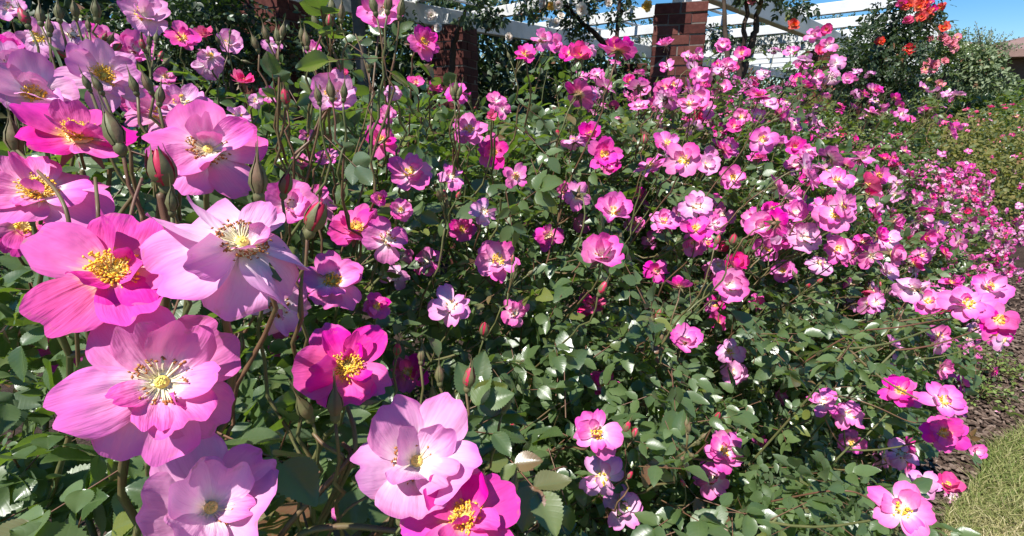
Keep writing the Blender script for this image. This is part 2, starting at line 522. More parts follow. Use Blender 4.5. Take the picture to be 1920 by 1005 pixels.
def petals_of(style, rnd, nu, nv):
    """list of (verts, quads, col) for one flower"""
    out = []
    o0, c0, n_out, n_in, loose = {"open": (0.16, -0.05, 5, 4, 1.0), "cup": (0.5, 0.1, 5, 4, 0.8), "old": (0.05, -0.6, 5, 3, 1.7), "young": (0.55, 0.25, 5, 5, 0.7),
                                  "flat": (0.08, -0.15, 5, 5, 0.9), "double": (0.25, 0.2, 6, 8, 0.8), "withered": (0.0, -0.95, 6, 2, 1.5)}[style]
    a0 = rnd.uniform(0, 6.28)
    wide = {"withered": 0.60, "flat": 0.46, "cup": 0.47}.get(style, 0.42)
    if style == "old" and rnd.uniform() < 0.4:
        n_out -= 1
    if style in ("open", "flat"):
        n_in += int(rnd.integers(-1, 2))
    for k in range(n_out):
        lay = 0.06 * (1 if k % 2 else -1)
        p = petal(rnd.uniform(0.78, 0.98), wide + rnd.normal(0, 0.055), o0 + lay + rnd.normal(0, 0.11 * loose), c0 + rnd.normal(0, 0.25 * loose), rnd.uniform(-0.08, 0.32), rnd.normal(0, 0.2 * loose), rnd.uniform(0.06, 0.15), rnd.uniform(0.02, 0.17), nu, nv, rnd)
        out.append((rotz(p[0], a0 + k * 2 * PI / n_out + rnd.normal(0, 0.13 * loose)), p[1], p[2]))
    for k in range(n_in):
        lay = 0.05 * (1 if k % 2 else -1)
        sm = rnd.uniform(0.55, 0.84)
        p = petal(sm, sm * rnd.uniform(0.32, 0.56), o0 + 0.26 + lay + abs(rnd.normal(0, 0.22 * loose)), c0 + rnd.normal(0.1, 0.4 * loose), rnd.uniform(0.0, 0.5), rnd.normal(0, 0.32 * loose), rnd.uniform(0.06, 0.16), rnd.uniform(0.0, 0.2), nu, nv, rnd)
        V = p[0] + np.array([0, 0, 0.035])
        out.append((rotz(V, a0 + (k + 0.5) * 2 * PI / n_in + rnd.normal(0, 0.3)), p[1], p[2]))
    if style in ("open", "flat", "withered", "old"):      # a small petaloid folded over the stamens
        for k in range(1 + (style == "withered") * 2 + int(rnd.uniform() < .3)):
            sm = rnd.uniform(0.34, 0.5)
            p = petal(sm, sm * rnd.uniform(0.3, .5), 0.8 + rnd.normal(0, 0.25), rnd.uniform(0.2, 1.0), rnd.uniform(.2, .6), rnd.normal(0, .5), 0.16, 0.1, max(7, nu // 2), max(6, nv // 2), rnd)
            out.append((rotz(p[0] + np.array([0, 0.02, 0.05]), rnd.uniform(0, 6.28)), p[1], p[2]))
    if style == "double":
        for k in range(7):
            sm = rnd.uniform(0.35, 0.6)
            p = petal(sm, sm * 0.7, 1.0 + rnd.normal(0, 0.15), 0.3, 0.4, 0.0, 0.1, 0.05, nu, nv, rnd)
            out.append((rotz(p[0] + np.array([0, 0, 0.06]), k * 0.9 + rnd.uniform(0, .3)), p[1], p[2]))
    return out


OCT_V = np.array([[1, 0, 0], [0, 1, 0], [-1, 0, 0], [0, -1, 0], [0, 0, 1], [0, 0, -1]], float)
OCT_T = [(0, 1, 4), (1, 2, 4), (2, 3, 4), (3, 0, 4), (1, 0, 5), (2, 1, 5), (3, 2, 5), (0, 3, 5)]


def lathe(bf, prof, n=8, mat=0, col=(0, 0, .5, 1)):
    an = np.arange(n) * 2 * PI / n
    V = np.array([[r * math.cos(a), r * math.sin(a), z] for r, z in prof for a in an])
    bf.add(V, quads=grid_quads(n, len(prof), True), col=np.array(col, np.float32), mat=mat)


def stamens(rnd, n, spread, detail):
    bf = Buf()
    lathe(bf, [(0.0, 0.085), (0.10, 0.08), (0.17, 0.06), (0.20, 0.03)], 10, 0, (0, 0, .5, 1))
    for i in range(n):
        a = rnd.uniform(0, 6.28)
        el = rnd.uniform(0.35, 1.35) if not spread else rnd.uniform(0.25, 0.9)
        ln = rnd.uniform(0.11, 0.27)
        if spread and detail:                      # an open ring of anthers
            ln, el = rnd.uniform(0.18, 0.27), rnd.uniform(0.25, 0.75)
        d0 = np.array([math.cos(a), math.sin(a), 0])
        r0 = rnd.uniform(0.03, 0.09)
        b = d0 * r0 + np.array([0, 0, 0.05])
        m = b + (d0 * math.cos(el) * 0.5 + UP * math.sin(el) * 0.55) * ln
        e = b + (d0 * math.cos(el) + UP * math.sin(el) * 0.85) * ln + rnd.normal(0, 0.012, 3)
        if detail:
            tube(bf, bez(b, m, e, 4), [0.011, 0.009, 0.007, 0.006], 3, 0, (0, 0, rnd.uniform(), 1))
        else:
            tube(bf, [b, e], [0.018, 0.012], 3, 0, (0, 0, rnd.uniform(), 1))
        sc = (0.018 if detail else 0.036) * rnd.uniform(0.75, 1.3)
        V = OCT_V * sc * np.array([1.5, 0.8, 0.8])
        V = rotz(V, rnd.uniform(0, 6.28)) + e
        bf.add(V, tris=OCT_T, col=(0, 0, rnd.uniform(), 1), mat=1)
    return bf


def pistil(rnd):
    bf = Buf()
    lathe(bf, [(0.0, 0.14), (0.05, 0.135), (0.075, 0.10), (0.08, 0.06), (0.12, 0.035), (0.14, 0.0)], 10, 0, (0, 0, rnd.uniform(), 1))
    for i in range(16):
        a, r = rnd.uniform(0, 6.28), 0.055 * math.sqrt(rnd.uniform())
        bf.add(OCT_V * 0.016 + np.array([r * math.cos(a), r * math.sin(a), 0.14]), tris=OCT_T, col=(0, 0, rnd.uniform(), 1))
    return bf


def calyx(rnd, stem=0.5):
    bf = Buf()
    lathe(bf, [(0.0, 0.02), (0.12, 0.0), (0.14, -0.06), (0.10, -0.17), (0.05, -0.23), (0.035, -0.28)], 8, 0, (0, 0, rnd.uniform(), 1))
    tube(bf, [(0, 0, -0.27), (0.02, 0.01, -0.27 - stem / 2), (0.05, 0.03, -0.27 - stem)], [0.03, 0.028, 0.03], 6, 1, (0, 0, rnd.uniform(), 1))
    for k in range(5):
        a = k * 1.2566 + rnd.uniform(-.1, .1)
        pts = []
        droop = rnd.uniform(-1.2, 0.0)
        for j, (w, l) in enumerate([(0.10, 0.0), (0.12, 0.12), (0.08, 0.28), (0.025, 0.5)]):
            for sd in (-1, 0, 1):
                pts.append([sd * w, 0.10 + l * math.cos(droop), -0.03 + l * math.sin(droop) * 0.8 - (0.02 if sd == 0 else 0) - l * l * 0.3])
        bf.add(rotz(np.array(pts), a), quads=grid_quads(3, 4), col=(0, 0, rnd.uniform(), 1))
    return bf


def flower_mesh(kind, style, seed, nu, nv):
    rnd = np.random.default_rng(seed)
    bf = Buf()
    for V, q, c in petals_of(style, rnd, nu, nv):
        bf.add(V, quads=q, col=c, mat=0)
    cb = calyx(rnd)
    off = bf.n
    for V, c in zip(cb.v, cb.c):
        bf.v.append(V); bf.c.append(c)
    for q, m in zip(cb.q, cb.qm):
        bf.q.append(q + off); bf.qm.append(m + 1)
    for t, m in zip(cb.t, cb.tm):
        bf.t.append(t + off); bf.tm.append(m + 1)
    bf.n += cb.n
    me = bf.mesh("flower", [PM[kind], M_SEPAL, M_STEM])
    old = style in ("old", "cup") or kind == "L"
    if old and rnd.uniform() < 0.75:
        sm = stamens(rnd, 30, True, False).mesh("stamens", [M_FIL2, M_ANTH2 if rnd.uniform() < .6 else M_ANTH])
    else:
        sm = stamens(rnd, 34, False, False).mesh("stamens", [M_FIL, M_ANTH])
    return me, sm


VARS = {}
sd = 100
for kind, styles in {"M": ["open", "flat", "open", "cup", "old", "open", "young"], "P": ["open", "old", "cup", "open", "flat", "old", "young", "open", "old", "cup"], "L": ["open", "old", "cup", "old", "open", "old", "withered"], "R": ["young", "young"], "O": ["double", "young"], "Y": ["double"], "C": ["double", "double"], "K": ["double", "open"]}.items():
    VARS[kind] = []
    for st in styles:
        sd += 1
        VARS[kind].append(flower_mesh(kind, st, sd, 9, 7))


# ------------------------------------------------------------------ buds
def bud_mesh(kind, seed):
    """unit length along +z, base at 0"""
    rnd = np.random.default_rng(seed)
    bf = Buf()
    fat = {"green": 1.0, "tip": 1.08, "red": 1.2}[kind]
    slim = 0.80
    lathe(bf, [(0.03, 0.0), (0.07, 0.03), (0.135, 0.1), (0.14, 0.18), (0.115, 0.245)], 10, 0, (0, 0, rnd.uniform(0, .5), 1))
    prof = [(0.11, 0.24), (0.17 * fat, 0.34), (0.195 * fat, 0.44), (0.175 * fat, 0.56), (0.115 * fat, 0.70), (0.05, 0.81), (0.0, 0.86)]
    if kind == "green":
        prof = [(r, z) for r, z in prof]
        lathe(bf, prof, 10, 0, (0, 0, rnd.uniform(0.2, .8), 1))
    else:
        lathe(bf, prof, 12, 1, (0, 0, rnd.uniform(), 1))
        for k in range(3 if kind == "red" else 2):     # wrapped petals
            a0 = k * 2.1
            V = []
            for j, (r, z) in enumerate(prof[:-1]):
                for i in range(7):
                    a = a0 + (i / 6) * 2.6
                    rr = r * (1.05 + 0.10 * (i / 6)) + (0.03 if j >= 4 else 0)
                    V.append([rr * math.cos(a), rr * math.sin(a), z * (1.0 + 0.03 * math.sin(3 * i / 6 * PI))])
            bf.add(V, quads=grid_quads(7, len(prof) - 1), col=(0, 0, rnd.uniform(), 1), mat=1)
    for k in range(5):
        a = k * 1.2566 + rnd.uniform(-.15, .15)
        ln = {"green": 1.24, "tip": 1.10, "red": 0.84}[kind] * rnd.uniform(0.9, 1.15)
        flare = {"green": rnd.uniform(0, .03), "tip": rnd.uniform(.02, .08), "red": rnd.uniform(.06, .16)}[kind]
        V = []
        for j in range(6):
            f = j / 5
            z = 0.23 + (ln - 0.23) * f
            rad = np.interp(z, [p[1] for p in prof], [p[0] for p in prof]) if z < 0.86 else 0.0
            rad = rad * 1.06 + 0.018 + flare * f * f
            half = np.interp(f, [0, .25, .6, 1], [0.62, 0.66, 0.42, 0.1])
            for i in (-1, 0, 1):
                aa = a + i * half * (0.8 if rad > 0.06 else 1.4)
                V.append([rad * math.cos(aa) * (1.06 if i == 0 else 1), rad * math.sin(aa) * (1.06 if i == 0 else 1), z])
        bf.add(V, quads=grid_quads(3, 6), col=(0, 0, rnd.uniform(.1, .9), 1), mat=0)
    bf.v = [v * np.array([slim, slim, 1], np.float32) for v in bf.v]
    return bf.mesh("bud", [M_SEPAL, M_BUDRED])


BUDS = {k: [bud_mesh(k, 500 + 7 * i + j * 50) for i in range(3)] for j, k in enumerate(("green", "tip", "red"))}


# ------------------------------------------------------------------ leaf templates and foliage
def leaflet(nu, nv, serr, seed, fold=0.28, droop=0.35, roundness=1.0):
    rnd = np.random.default_rng(seed)
    u = np.linspace(-1, 1, nu)
    v = np.linspace(0, 1, nv)
    U, V = np.meshgrid(u, v)
    w = 0.30 * roundness * np.sin(PI * np.clip(V, 0, 1) ** 0.82) ** 0.78
    w = w * (1 - 0.25 * V) + 0.004
    tooth = np.ones_like(V)
    if serr:
        ph = (np.arange(nv) % 2)[:, None] * np.ones_like(U)
        tooth = 1 + serr * (ph - 0.5) * (np.abs(U) > 0.9)
    x = U * w * tooth
    y = V - droop * 0.12 * V ** 2
    z = np.abs(U) * w * fold - droop * 0.32 * V ** 2 + 0.03 * np.sin(V * 7 + rnd.uniform(0, 6)) * np.abs(U) + rnd.normal(0, 0.01) * U
    col = np.stack([U * 0.5 + 0.5, V, np.zeros_like(U), np.ones_like(U)], -1).reshape(-1, 4)
    return np.stack([x, y, z], -1).reshape(-1, 3), grid_quads(nu, nv), col


LOD = {
    0: [leaflet(7, 27, 0.13, 1, .32, .3, 1.28), leaflet(7, 27, 0.11, 2, .2, .6, 1.35), leaflet(7, 27, 0.13, 3, .42, .05, 1.2)],
    1: [leaflet(3, 9, 0.14, 1, .32, .3), leaflet(3, 9, 0.12, 2, .2, .8), leaflet(3, 9, 0.12, 3, .55, .05), leaflet(3, 9, 0.1, 4, .4, .5, 1.15)],
    2: [leaflet(3, 5, 0, 1, .32, .3), leaflet(3, 5, 0, 2, .2, .8), leaflet(3, 5, 0, 3, .55, .05)],
    3: [leaflet(2, 4, 0, 1, .2, .3), leaflet(2, 4, 0, 2, .2, .8)],
}


def put_leaflets(bf, pos, axis, nor, size, tint, lod, mat=0):
    """pos/axis/nor (N,3); every leaflet its own frame"""
    axis = unit(axis)
    side = unit(np.cross(axis, nor))
    nn = np.cross(side, axis)
    tm = LOD[lod]
    pick = rng.integers(0, len(tm), len(pos))
    for k, (V, q, c) in enumerate(tm):
        I = np.where(pick == k)[0]
        if not len(I):
            continue
        s = size[I][:, None, None]
        W = pos[I][:, None, :] + s * (V[None, :, 0:1] * side[I][:, None, :] + V[None, :, 1:2] * axis[I][:, None, :] + V[None, :, 2:3] * nn[I][:, None, :])
        m = len(V)
        C = np.tile(c, (len(I), 1, 1))
        C[:, :, 2] = tint[I][:, None]
        Q = (q[None] + (np.arange(len(I)) * m)[:, None, None]).reshape(-1, 4)
        bf.add(W.reshape(-1, 3), quads=Q, col=C.reshape(-1, 4), mat=mat)


def compound_leaves(bf, base, axis, nor, leafsize, lod, rachis=True, pairs=2, jitter=0.25, tint=None):
    """compound rose leaves: terminal leaflet and pairs along a rachis"""
    N = len(base)
    axis = unit(axis)
    nor = unit(nor - axis * np.sum(nor * axis, 1, keepdims=True))
    side = np.cross(axis, nor)
    ln = leafsize[:, None]
    tint0 = np.clip(rng.normal(0.42, 0.24, N), 0, 1) if tint is None else tint
    spots = [(1.75, 0.0, 1.0)]
    for k in range(pairs):
        along = 1.55 - 0.75 * k
        spots += [(along, 1.0, 0.88 - 0.16 * k), (along, -1.0, 0.88 - 0.16 * k)]
    for al, sgn, sc in spots:
        keep = rng.uniform(size=N) < (1.0 if sgn == 0 else 0.92)
        p = base + axis * ln * al - nor * ln * 0.08 * al ** 2
        ang = 0.0 if sgn == 0 else 1.0
        ax = axis * math.cos(ang) + side * math.sin(ang) * sgn - nor * 0.1 * al + rng.normal(0, jitter * 0.8, (N, 3))
        nn = nor + rng.normal(0, jitter, (N, 3))
        put_leaflets(bf, p[keep], ax[keep], nn[keep], (leafsize * sc * rng.uniform(0.85, 1.15, N))[keep], np.clip(tint0 + rng.normal(0, 0.08, N), 0, 1)[keep], lod)
    if rachis:
        a = base
        b = base + axis * ln * 1.78 - nor * ln * 0.08 * 3.1
        w = leafsize[:, None] * 0.028
        V = np.stack([a + side * w, a - side * w, a + nor * w, b + side * w * .7, b - side * w * .7, b + nor * w * .7], 1)
        q = np.array([(0, 1, 4, 3), (1, 2, 5, 4), (2, 0, 3, 5)])
        Q = (q[None] + (np.arange(N) * 6)[:, None, None]).reshape(-1, 4)
        bf.add(V.reshape(-1, 3), quads=Q, col=np.array([0.5, 0.5, 0.9, 1], np.float32), mat=1)


# ------------------------------------------------------------------ the flowers seen one by one in the photo
# x, y, width in photo pixels, colour, normal (right, up; the rest points to the viewer), style
HERO = [
    (214, 515, 330, "M", .05, .50, "open", 1, "big deep pink flower with golden stamens, tilted to the sky"),
    (303, 718, 345, "P", .05, .12, "flat", 2, "big round pink flower with a ring of brown anthers"),
    (395, 955, 320, "L", .10, .20, "cup", 2, "lilac pink flower cut by the bottom edge with brown anthers"),
    (452, 462, 325, "L", .22, .66, "withered", 2, "faded pale flower with withered centre and drooping petals"),
    (780, 868, 250, "L", .12, .25, "cup", 2, "pale lilac cupped flower above the darker pink one"),
    (872, 975, 215, "M", .0, .40, "open", 1, "rosy magenta flower with a yellow centre at the bottom edge"),
    (652, 690, 212, "M", .05, .36, "open", 1, "magenta flower with orange stamens beside green buds"),
    (148, 258, 225, "M", .10, .80, "open", 1, "magenta flower seen from the side with yellow stamens"),
    (390, 285, 235, "P", .1, .55, "open", 2, "pink flower behind the red bud"),
    (75, 365, 245, "P", .05, .68, "flat", 1, "pink and white flower at the left edge"),
    (70, 180, 170, "L", .05, .35, "cup", 1, "lilac flower with a golden tuft at the left edge"),
    (195, 145, 155, "L", .1, .35, "open", 1, "mauve flower among green buds"),
    (625, 530, 130, "P", .0, .40, "open", 1, "pink flower with a pale heart"),
    (668, 430, 112, "M", .0, .66, "open", 1, "hot pink flower with a yellow heart"),
]
MID = [
    (725, 450, 110, "P", .3, .3, "old"), (270, 30, 100, "L", .1, .45, "cup"), (342, 72, 72, "M", .15, .6, "open"), (383, 66, 44, "R", 0, .8, "young"),
    (75, 72, 95, "L", -.5, .3, "old"), (135, 65, 80, "L", .2, .4, "old"), (15, 95, 80, "M", .1, .6, "open"), (195, 78, 70, "P", .2, .5, "open"), (165, 55, 40, "M", .2, .5, "open"),
    (340, 195, 110, "L", .0, .6, "open"), (285, 205, 100, "L", -.1, .5, "old"), (455, 155, 60, "R", 0, .9, "open"), (625, 180, 105, "L", .1, .35, "cup"), (715, 25, 105, "P", 0, .55, "cup"),
    (793, 80, 75, "M", .5, .4, "open"), (715, 265, 78, "M", .3, .55, "open"), (770, 325, 95, "P", .15, .5, "open"), (845, 333, 62, "P", .1, .5, "old"), (925, 285, 75, "M", .0, .2, "open"),
    (880, 245, 75, "P", .0, .45, "open"), (965, 332, 62, "P", .3, .1, "old"), (868, 430, 60, "M", -.05, .35, "open"), (935, 488, 98, "P", .12, .25, "open"), (908, 398, 65, "L", .2, .3, "old"),
    (1060, 362, 52, "P", .0, .5, "open"), (706, 575, 62, "M", .1, .5, "open"), (845, 575, 95, "L", .0, .3, "old"), (800, 490, 75, "P", -.3, .4, "old"), (740, 520, 60, "L", .2, .0, "old"),
    (965, 587, 65, "P", .3, .1, "old"), (1110, 572, 64, "R", .0, .85, "flat"), (1130, 480, 108, "P", .1, .55, "cup"), (1150, 397, 82, "P", .1, .6, "cup"), (1245, 417, 70, "P", -.2, .75, "open"),
    (1306, 430, 70, "M", .0, .7, "open"), (1307, 388, 70, "L", .0, .4, "open"), (1340, 420, 50, "P", .3, .4, "old"), (1300, 455, 60, "P", .0, -.2, "old"), (1281, 300, 82, "P", .0, .3, "open"), (1327, 310, 56, "L", .2, .4, "old"),
    (1368, 535, 80, "P", .1, .1, "cup"), (1378, 496, 60, "R", .2, .5, "young"), (1284, 640, 72, "P", .15, .5, "cup"), (1370, 660, 62, "L", .0, .4, "old"), (1376, 700, 62, "L", .1, .2, "open"),
    (1130, 722, 68, "M", .15, .45, "open"), (1118, 812, 104, "P", .15, .15, "open"), (1130, 893, 100, "L", .0, -.45, "old"), (1168, 952, 88, "L", .2, .2, "open"), (1357, 845, 88, "P", .2, .25, "open"), (1335, 897, 76, "P", -.1, -.1, "old"),
    (1690, 955, 118, "P", .05, .2, "open"), (1771, 812, 82, "M", .1, .1, "flat"), (1768, 752, 82, "P", .15, .45, "open"), (1688, 735, 76, "M", .0, .5, "flat"), (1693, 698, 28, "R", .0, .4, "young"),
    (1545, 755, 66, "P", .1, .5, "old"), (1590, 780, 68, "P", .2, .3, "old"), (1597, 828, 60, "P", .2, -.4, "old"), (1690, 852, 66, "L", -.1, .3, "old"), (1735, 908, 60, "L", -.2, .2, "cup"), (1776, 912, 62, "R", .2, .6, "open"), (1790, 935, 36, "L", .3, 0, "old"),
    (1831, 848, 38, "P", .3, .2, "old"), (1828, 888, 30, "P", .2, -.2, "old"), (1812, 572, 96, "P", .1, .55, "open"), (1855, 540, 74, "P", .3, .5, "open"), (1872, 600, 74, "M", .2, .2, "open"), (1765, 582, 50, "R", -.2, .6, "young"), (1868, 628, 50, "M", .2, -.4, "old"),
    (1712, 540, 66, "L", .1, .4, "old"), (1740, 565, 60, "P", .1, .3, "old"), (1690, 545, 40, "L", .0, .2, "old"), (1668, 592, 26, "K", .0, .4, "open"), (1605, 570, 40, "L", .1, .0, "old"), (1565, 405, 76, "P", .15, .4, "open"), (1572, 468, 60, "P", .0, .3, "old"), (1618, 455, 46, "M", .1, .5, "open"), (1600, 462, 40, "L", -.2, .2, "old"), (1665, 452, 52, "L", .3, .4, "cup"),
    (1490, 275, 48, "M", .1, .3, "open"), (1430, 425, 76, "P", .0, .2, "cup"), (1478, 440, 68, "P", .2, .5, "open"), (1450, 395, 52, "M", .2, .6, "open"), (1440, 465, 60, "P", .0, -.2, "old"), (1410, 410, 50, "P", -.3, .3, "old"),
    (1018, 75, 56, "P", .1, .5, "cup"), (985, 103, 52, "M", -.1, .75, "open"), (1037, 85, 46, "P", .3, .4, "old"), (1085, 108, 62, "R", .1, .75, "open"), (1068, 100, 46, "M", -.2, .7, "open"), (1150, 86, 42, "R", .2, .6, "open"), (1122, 140, 36, "P", .0, .5, "cup"), (1180, 153, 34, "M", -.1, .6, "open"), (1202, 170, 46, "P", .1, .5, "cup"),
    (930, 190, 48, "P", .1, .6, "open"), (942, 205, 40, "P", .2, .3, "old"), (922, 218, 30, "R", 0, .5, "young"), (1250, 125, 36, "P", .0, .5, "old"), (1290, 105, 30, "P", .0, .7, "open"), (1310, 142, 44, "P", .1, .4, "cup"), (1245, 165, 50, "M", .1, .4, "open"), (1262, 160, 40, "P", .4, .5, "cup"), (1310, 185, 48, "P", .0, .4, "cup"), (1325, 205, 42, "P", .2, .3, "old"), (1305, 225, 40, "R", .0, .2, "young"),
    (1355, 85, 34, "P", .0, .5, "cup"), (1390, 100, 34, "M", .2, .4, "cup"), (1375, 128, 28, "R", .0, .4, "young"), (1345, 120, 24, "M", .0, .4, "open"), (1355, 165, 36, "P", .1, .6, "cup"), (1390, 220, 40, "P", .1, .4, "old"), (1350, 245, 36, "M", -.1, .4, "open"), (1360, 215, 34, "P", .1, .4, "old"),
    (1525, 65, 36, "P", .1, .4, "cup"), (1552, 85, 38, "P", .1, .3, "cup"), (1540, 98, 36, "R", .0, .6, "open"), (1483, 95, 32, "P", .0, .6, "cup"), (1512, 120, 26, "P", .1, .6, "open"), (1568, 118, 36, "L", .1, .3, "old"), (1495, 150, 32, "M", .0, .5, "cup"), (1530, 145, 34, "P", .1, .4, "old"), (1560, 145, 34, "L", .0, .2, "old"), (1588, 148, 28, "P", .1, .4, "cup"),
    (510, 85, 40, "L", .0, .5, "cup"), (585, 95, 45, "P", .2, .6, "old"), (640, 140, 40, "R", .1, .5, "cup"), (780, 155, 38, "M", -.1, .7, "open"), (815, 165, 34, "M", .3, .5, "open"), (575, 255, 36, "P", 0, .4, "old"), (725, 215, 44, "P", .1, .5, "cup"), (445, 220, 62, "L", .2, .7, "old"), (390, 120, 60, "L", .1, .4, "old"), (395, 105, 50, "L", .0, .5, "cup"), (590, 380, 100, "P", .1, .4, "old"), (565, 395, 70, "L", -.2, .4, "old"), (765, 700, 90, "M", .1, .3, "open"), (645, 950, 70, "P", -.4, .5, "cup"), (940, 940, 80, "P", .5, .3, "old"), (750, 395, 55, "P", .3, .2, "old"), (755, 480, 50, "P", .3, .0, "old"),
    (520, 575, 150, "L", .5, -.1, "old"), (45, 425, 150, "M", .1, .1, "old"), (300, 215, 120, "P", .2, .5, "open"), (545, 385, 120, "P", .1, .4, "cup"), (120, 640, 130, "M", -.2, .2, "old"), (20, 130, 110, "L", .1, .4, "open"), (255, 95, 75, "P", .1, .5, "cup"), (430, 80, 60, "L", .1, .4, "open"), (545, 640, 90, "M", .2, .2, "open"), (505, 180, 46, "P", .1, .5, "old"), (250, 190, 60, "M", .1, .3, "open"), (350, 225, 80, "P", .3, .2, "old"), (310, 145, 44, "P", .3, .6, "old"), (18, 15, 60, "L", .0, .5, "old"), (480, 190, 36, "L", .2, .4, "old"),
]
DIAM = 0.078
_r2 = random.Random(5)
for _k in range(46):      # smaller blossoms between the larger ones on the nearest two bushes
    if _k < 28:
        _x, _y, _w = _r2.uniform(470, 930), _r2.uniform(170, 430), _r2.uniform(34, 62)
    else:
        _x, _y, _w = _r2.uniform(960, 1480), _r2.uniform(230, 520), _r2.uniform(40, 66)
    if all(math.hypot(_x - m[0], _y - m[1]) > 0.42 * (_w + m[2]) for m in MID + [h[:3] for h in HERO]):
        MID.append((_x, _y, _w, _r2.choice("PPPLLMMR"), _r2.uniform(-.4, .5), _r2.uniform(-.1, .7), _r2.choice(["open", "old", "cup", "young", "old"])))

# x, y, length in pixels, kind, lean to the right, depth (None: from the length)
BUD_LIST = [
    (212, 245, 95, "green", -.25, .30), (303, 318, 105, "red", .05, .27), (484, 335, 92, "green", .0, .28), (536, 345, 62, "tip", .35, .36), (592, 408, 88, "red", .55, .33), (572, 440, 50, "green", .3, .36), (272, 606, 44, "green", .1, .24), (26, 258, 80, "green", -.2, .33), (448, 648, 56, "green", .3, .36), (628, 755, 84, "green", .05, .32), (570, 765, 78, "green", -.15, .34),
    (880, 708, 62, "tip", .25, .40), (824, 702, 50, "green", -.05, .40), (848, 752, 40, "green", .2, .42), (812, 740, 46, "green", -.1, .41), (950, 757, 48, "green", .3, .44), (752, 948, 84, "green", -.05, .30), (962, 908, 60, "green", .2, .36), (322, 378, 60, "green", .1, .27), (790, 665, 40, "green", .0, .42), (745, 655, 40, "tip", .2, .46), (918, 858, 26, "red", .5, .5),
    (908, 618, 44, "red", .1, .62), (960, 796, 30, "red", .1, .6), (1018, 968, 30, "red", .9, .55), (535, 182, 44, "tip", -.1, .6), (620, 168, 46, "green", .0, .55), (645, 172, 40, "green", .15, .55), (596, 178, 40, "green", -.15, .56), (182, 158, 42, "green", -.1, .36), (250, 158, 44, "green", -.1, .36), (276, 155, 48, "green", .05, .36), (300, 178, 46, "green", .1, .36), (162, 155, 36, "green", -.2, .38),
    (75, 28, 44, "green", -.1, .5), (45, 32, 46, "tip", -.2, .5), (110, 22, 42, "green", .05, .5), (140, 18, 40, "green", .1, .52), (180, 18, 46, "green", .1, .5), (92, 50, 38, "green", 0, .5), (605, 25, 40, "green", -.2, .6), (622, 14, 42, "green", 0, .6), (640, 22, 40, "green", .2, .6), (618, 40, 34, "red", .1, .6), (590, 40, 34, "green", -.3, .6), (700, 8, 44, "green", -.1, .58), (728, 5, 44, "green", .1, .58), (752, 15, 44, "green", .3, .6),
    (498, 62, 36, "green", -.1, .6), (520, 66, 36, "green", .05, .6), (530, 58, 34, "green", .15, .6), (478, 80, 36, "green", -.2, .6), (566, 66, 36, "green", -.05, .62), (574, 74, 40, "green", .05, .62), (855, 165, 34, "green", 0, .8), (848, 172, 30, "green", -.2, .8), (862, 172, 30, "green", .2, .8), (692, 118, 34, "green", 0, .7),
    (1345, 780, 26, "red", .3, .8), (1175, 800, 36, "tip", .3, .72), (1190, 812, 30, "red", .3, .72), (1235, 590, 30, "tip", .2, .9), (1222, 600, 26, "green", .0, .9), (1240, 630, 26, "green", -.1, .9), (1345, 450, 30, "tip", .4, .8), (1375, 450, 34, "red", .1, .8), (1280, 905, 24, "tip", -.5, .8), (1180, 890, 30, "tip", .4, .7), (1130, 540, 40, "tip", .25, .68), (1045, 252, 26, "tip", .0, 1.2), (1208, 262, 28, "red", .1, 1.2),
]

# ------------------------------------------------------------------ rose bushes of the bed
BUSH = [  # t centre, s centre, z centre, radii (t, s, z), leaves, lod, leaflet size, label
    dict(t=-0.22, s=1.05, z=0.40, r=(0.95, 0.98, 0.97), n=4200, lod=0, ls=0.042, label="nearest pink rose bush, its big open blooms filling the left of the photo"),
    dict(t=1.05, s=1.16, z=0.42, r=(0.86, 1.02, 1.00), n=6400, lod=1, ls=0.042, label="glossy leafed pink rose bush with widely spaced blooms, below the brick pillars"),
    dict(t=2.20, s=1.18, z=0.44, r=(0.86, 1.02, 1.04), n=5600, lod=1, ls=0.040, label="densely flowering pink rose bush with tall sprays right of the front brick pillar"),
    dict(t=3.25, s=1.22, z=0.40, r=(0.85, 1.00, 1.02), n=5200, lod=2, ls=0.037, label="pink rose bush covered in small blooms, in front of the orange climbing rose"),
    dict(t=4.30, s=1.15, z=0.30, r=(0.85, 0.95, 0.86), n=4200, lod=2, ls=0.036, label="second farthest pink rose bush, low, its small blooms above the dark mulch"),
    dict(t=5.35, s=1.12, z=0.30, r=(0.85, 0.98, 0.84), n=4000, lod=2, ls=0.037, label="farthest pink rose bush, low and touching the olive shrubs"),
]
PW = 2.3


def ell_level(b, t, s, z):
    return (np.abs((t - b["t"]) / b["r"][0]) ** PW + np.abs((s - b["s"]) / b["r"][1]) ** PW + np.abs((z - b["z"]) / b["r"][2]) ** PW) ** (1 / PW)


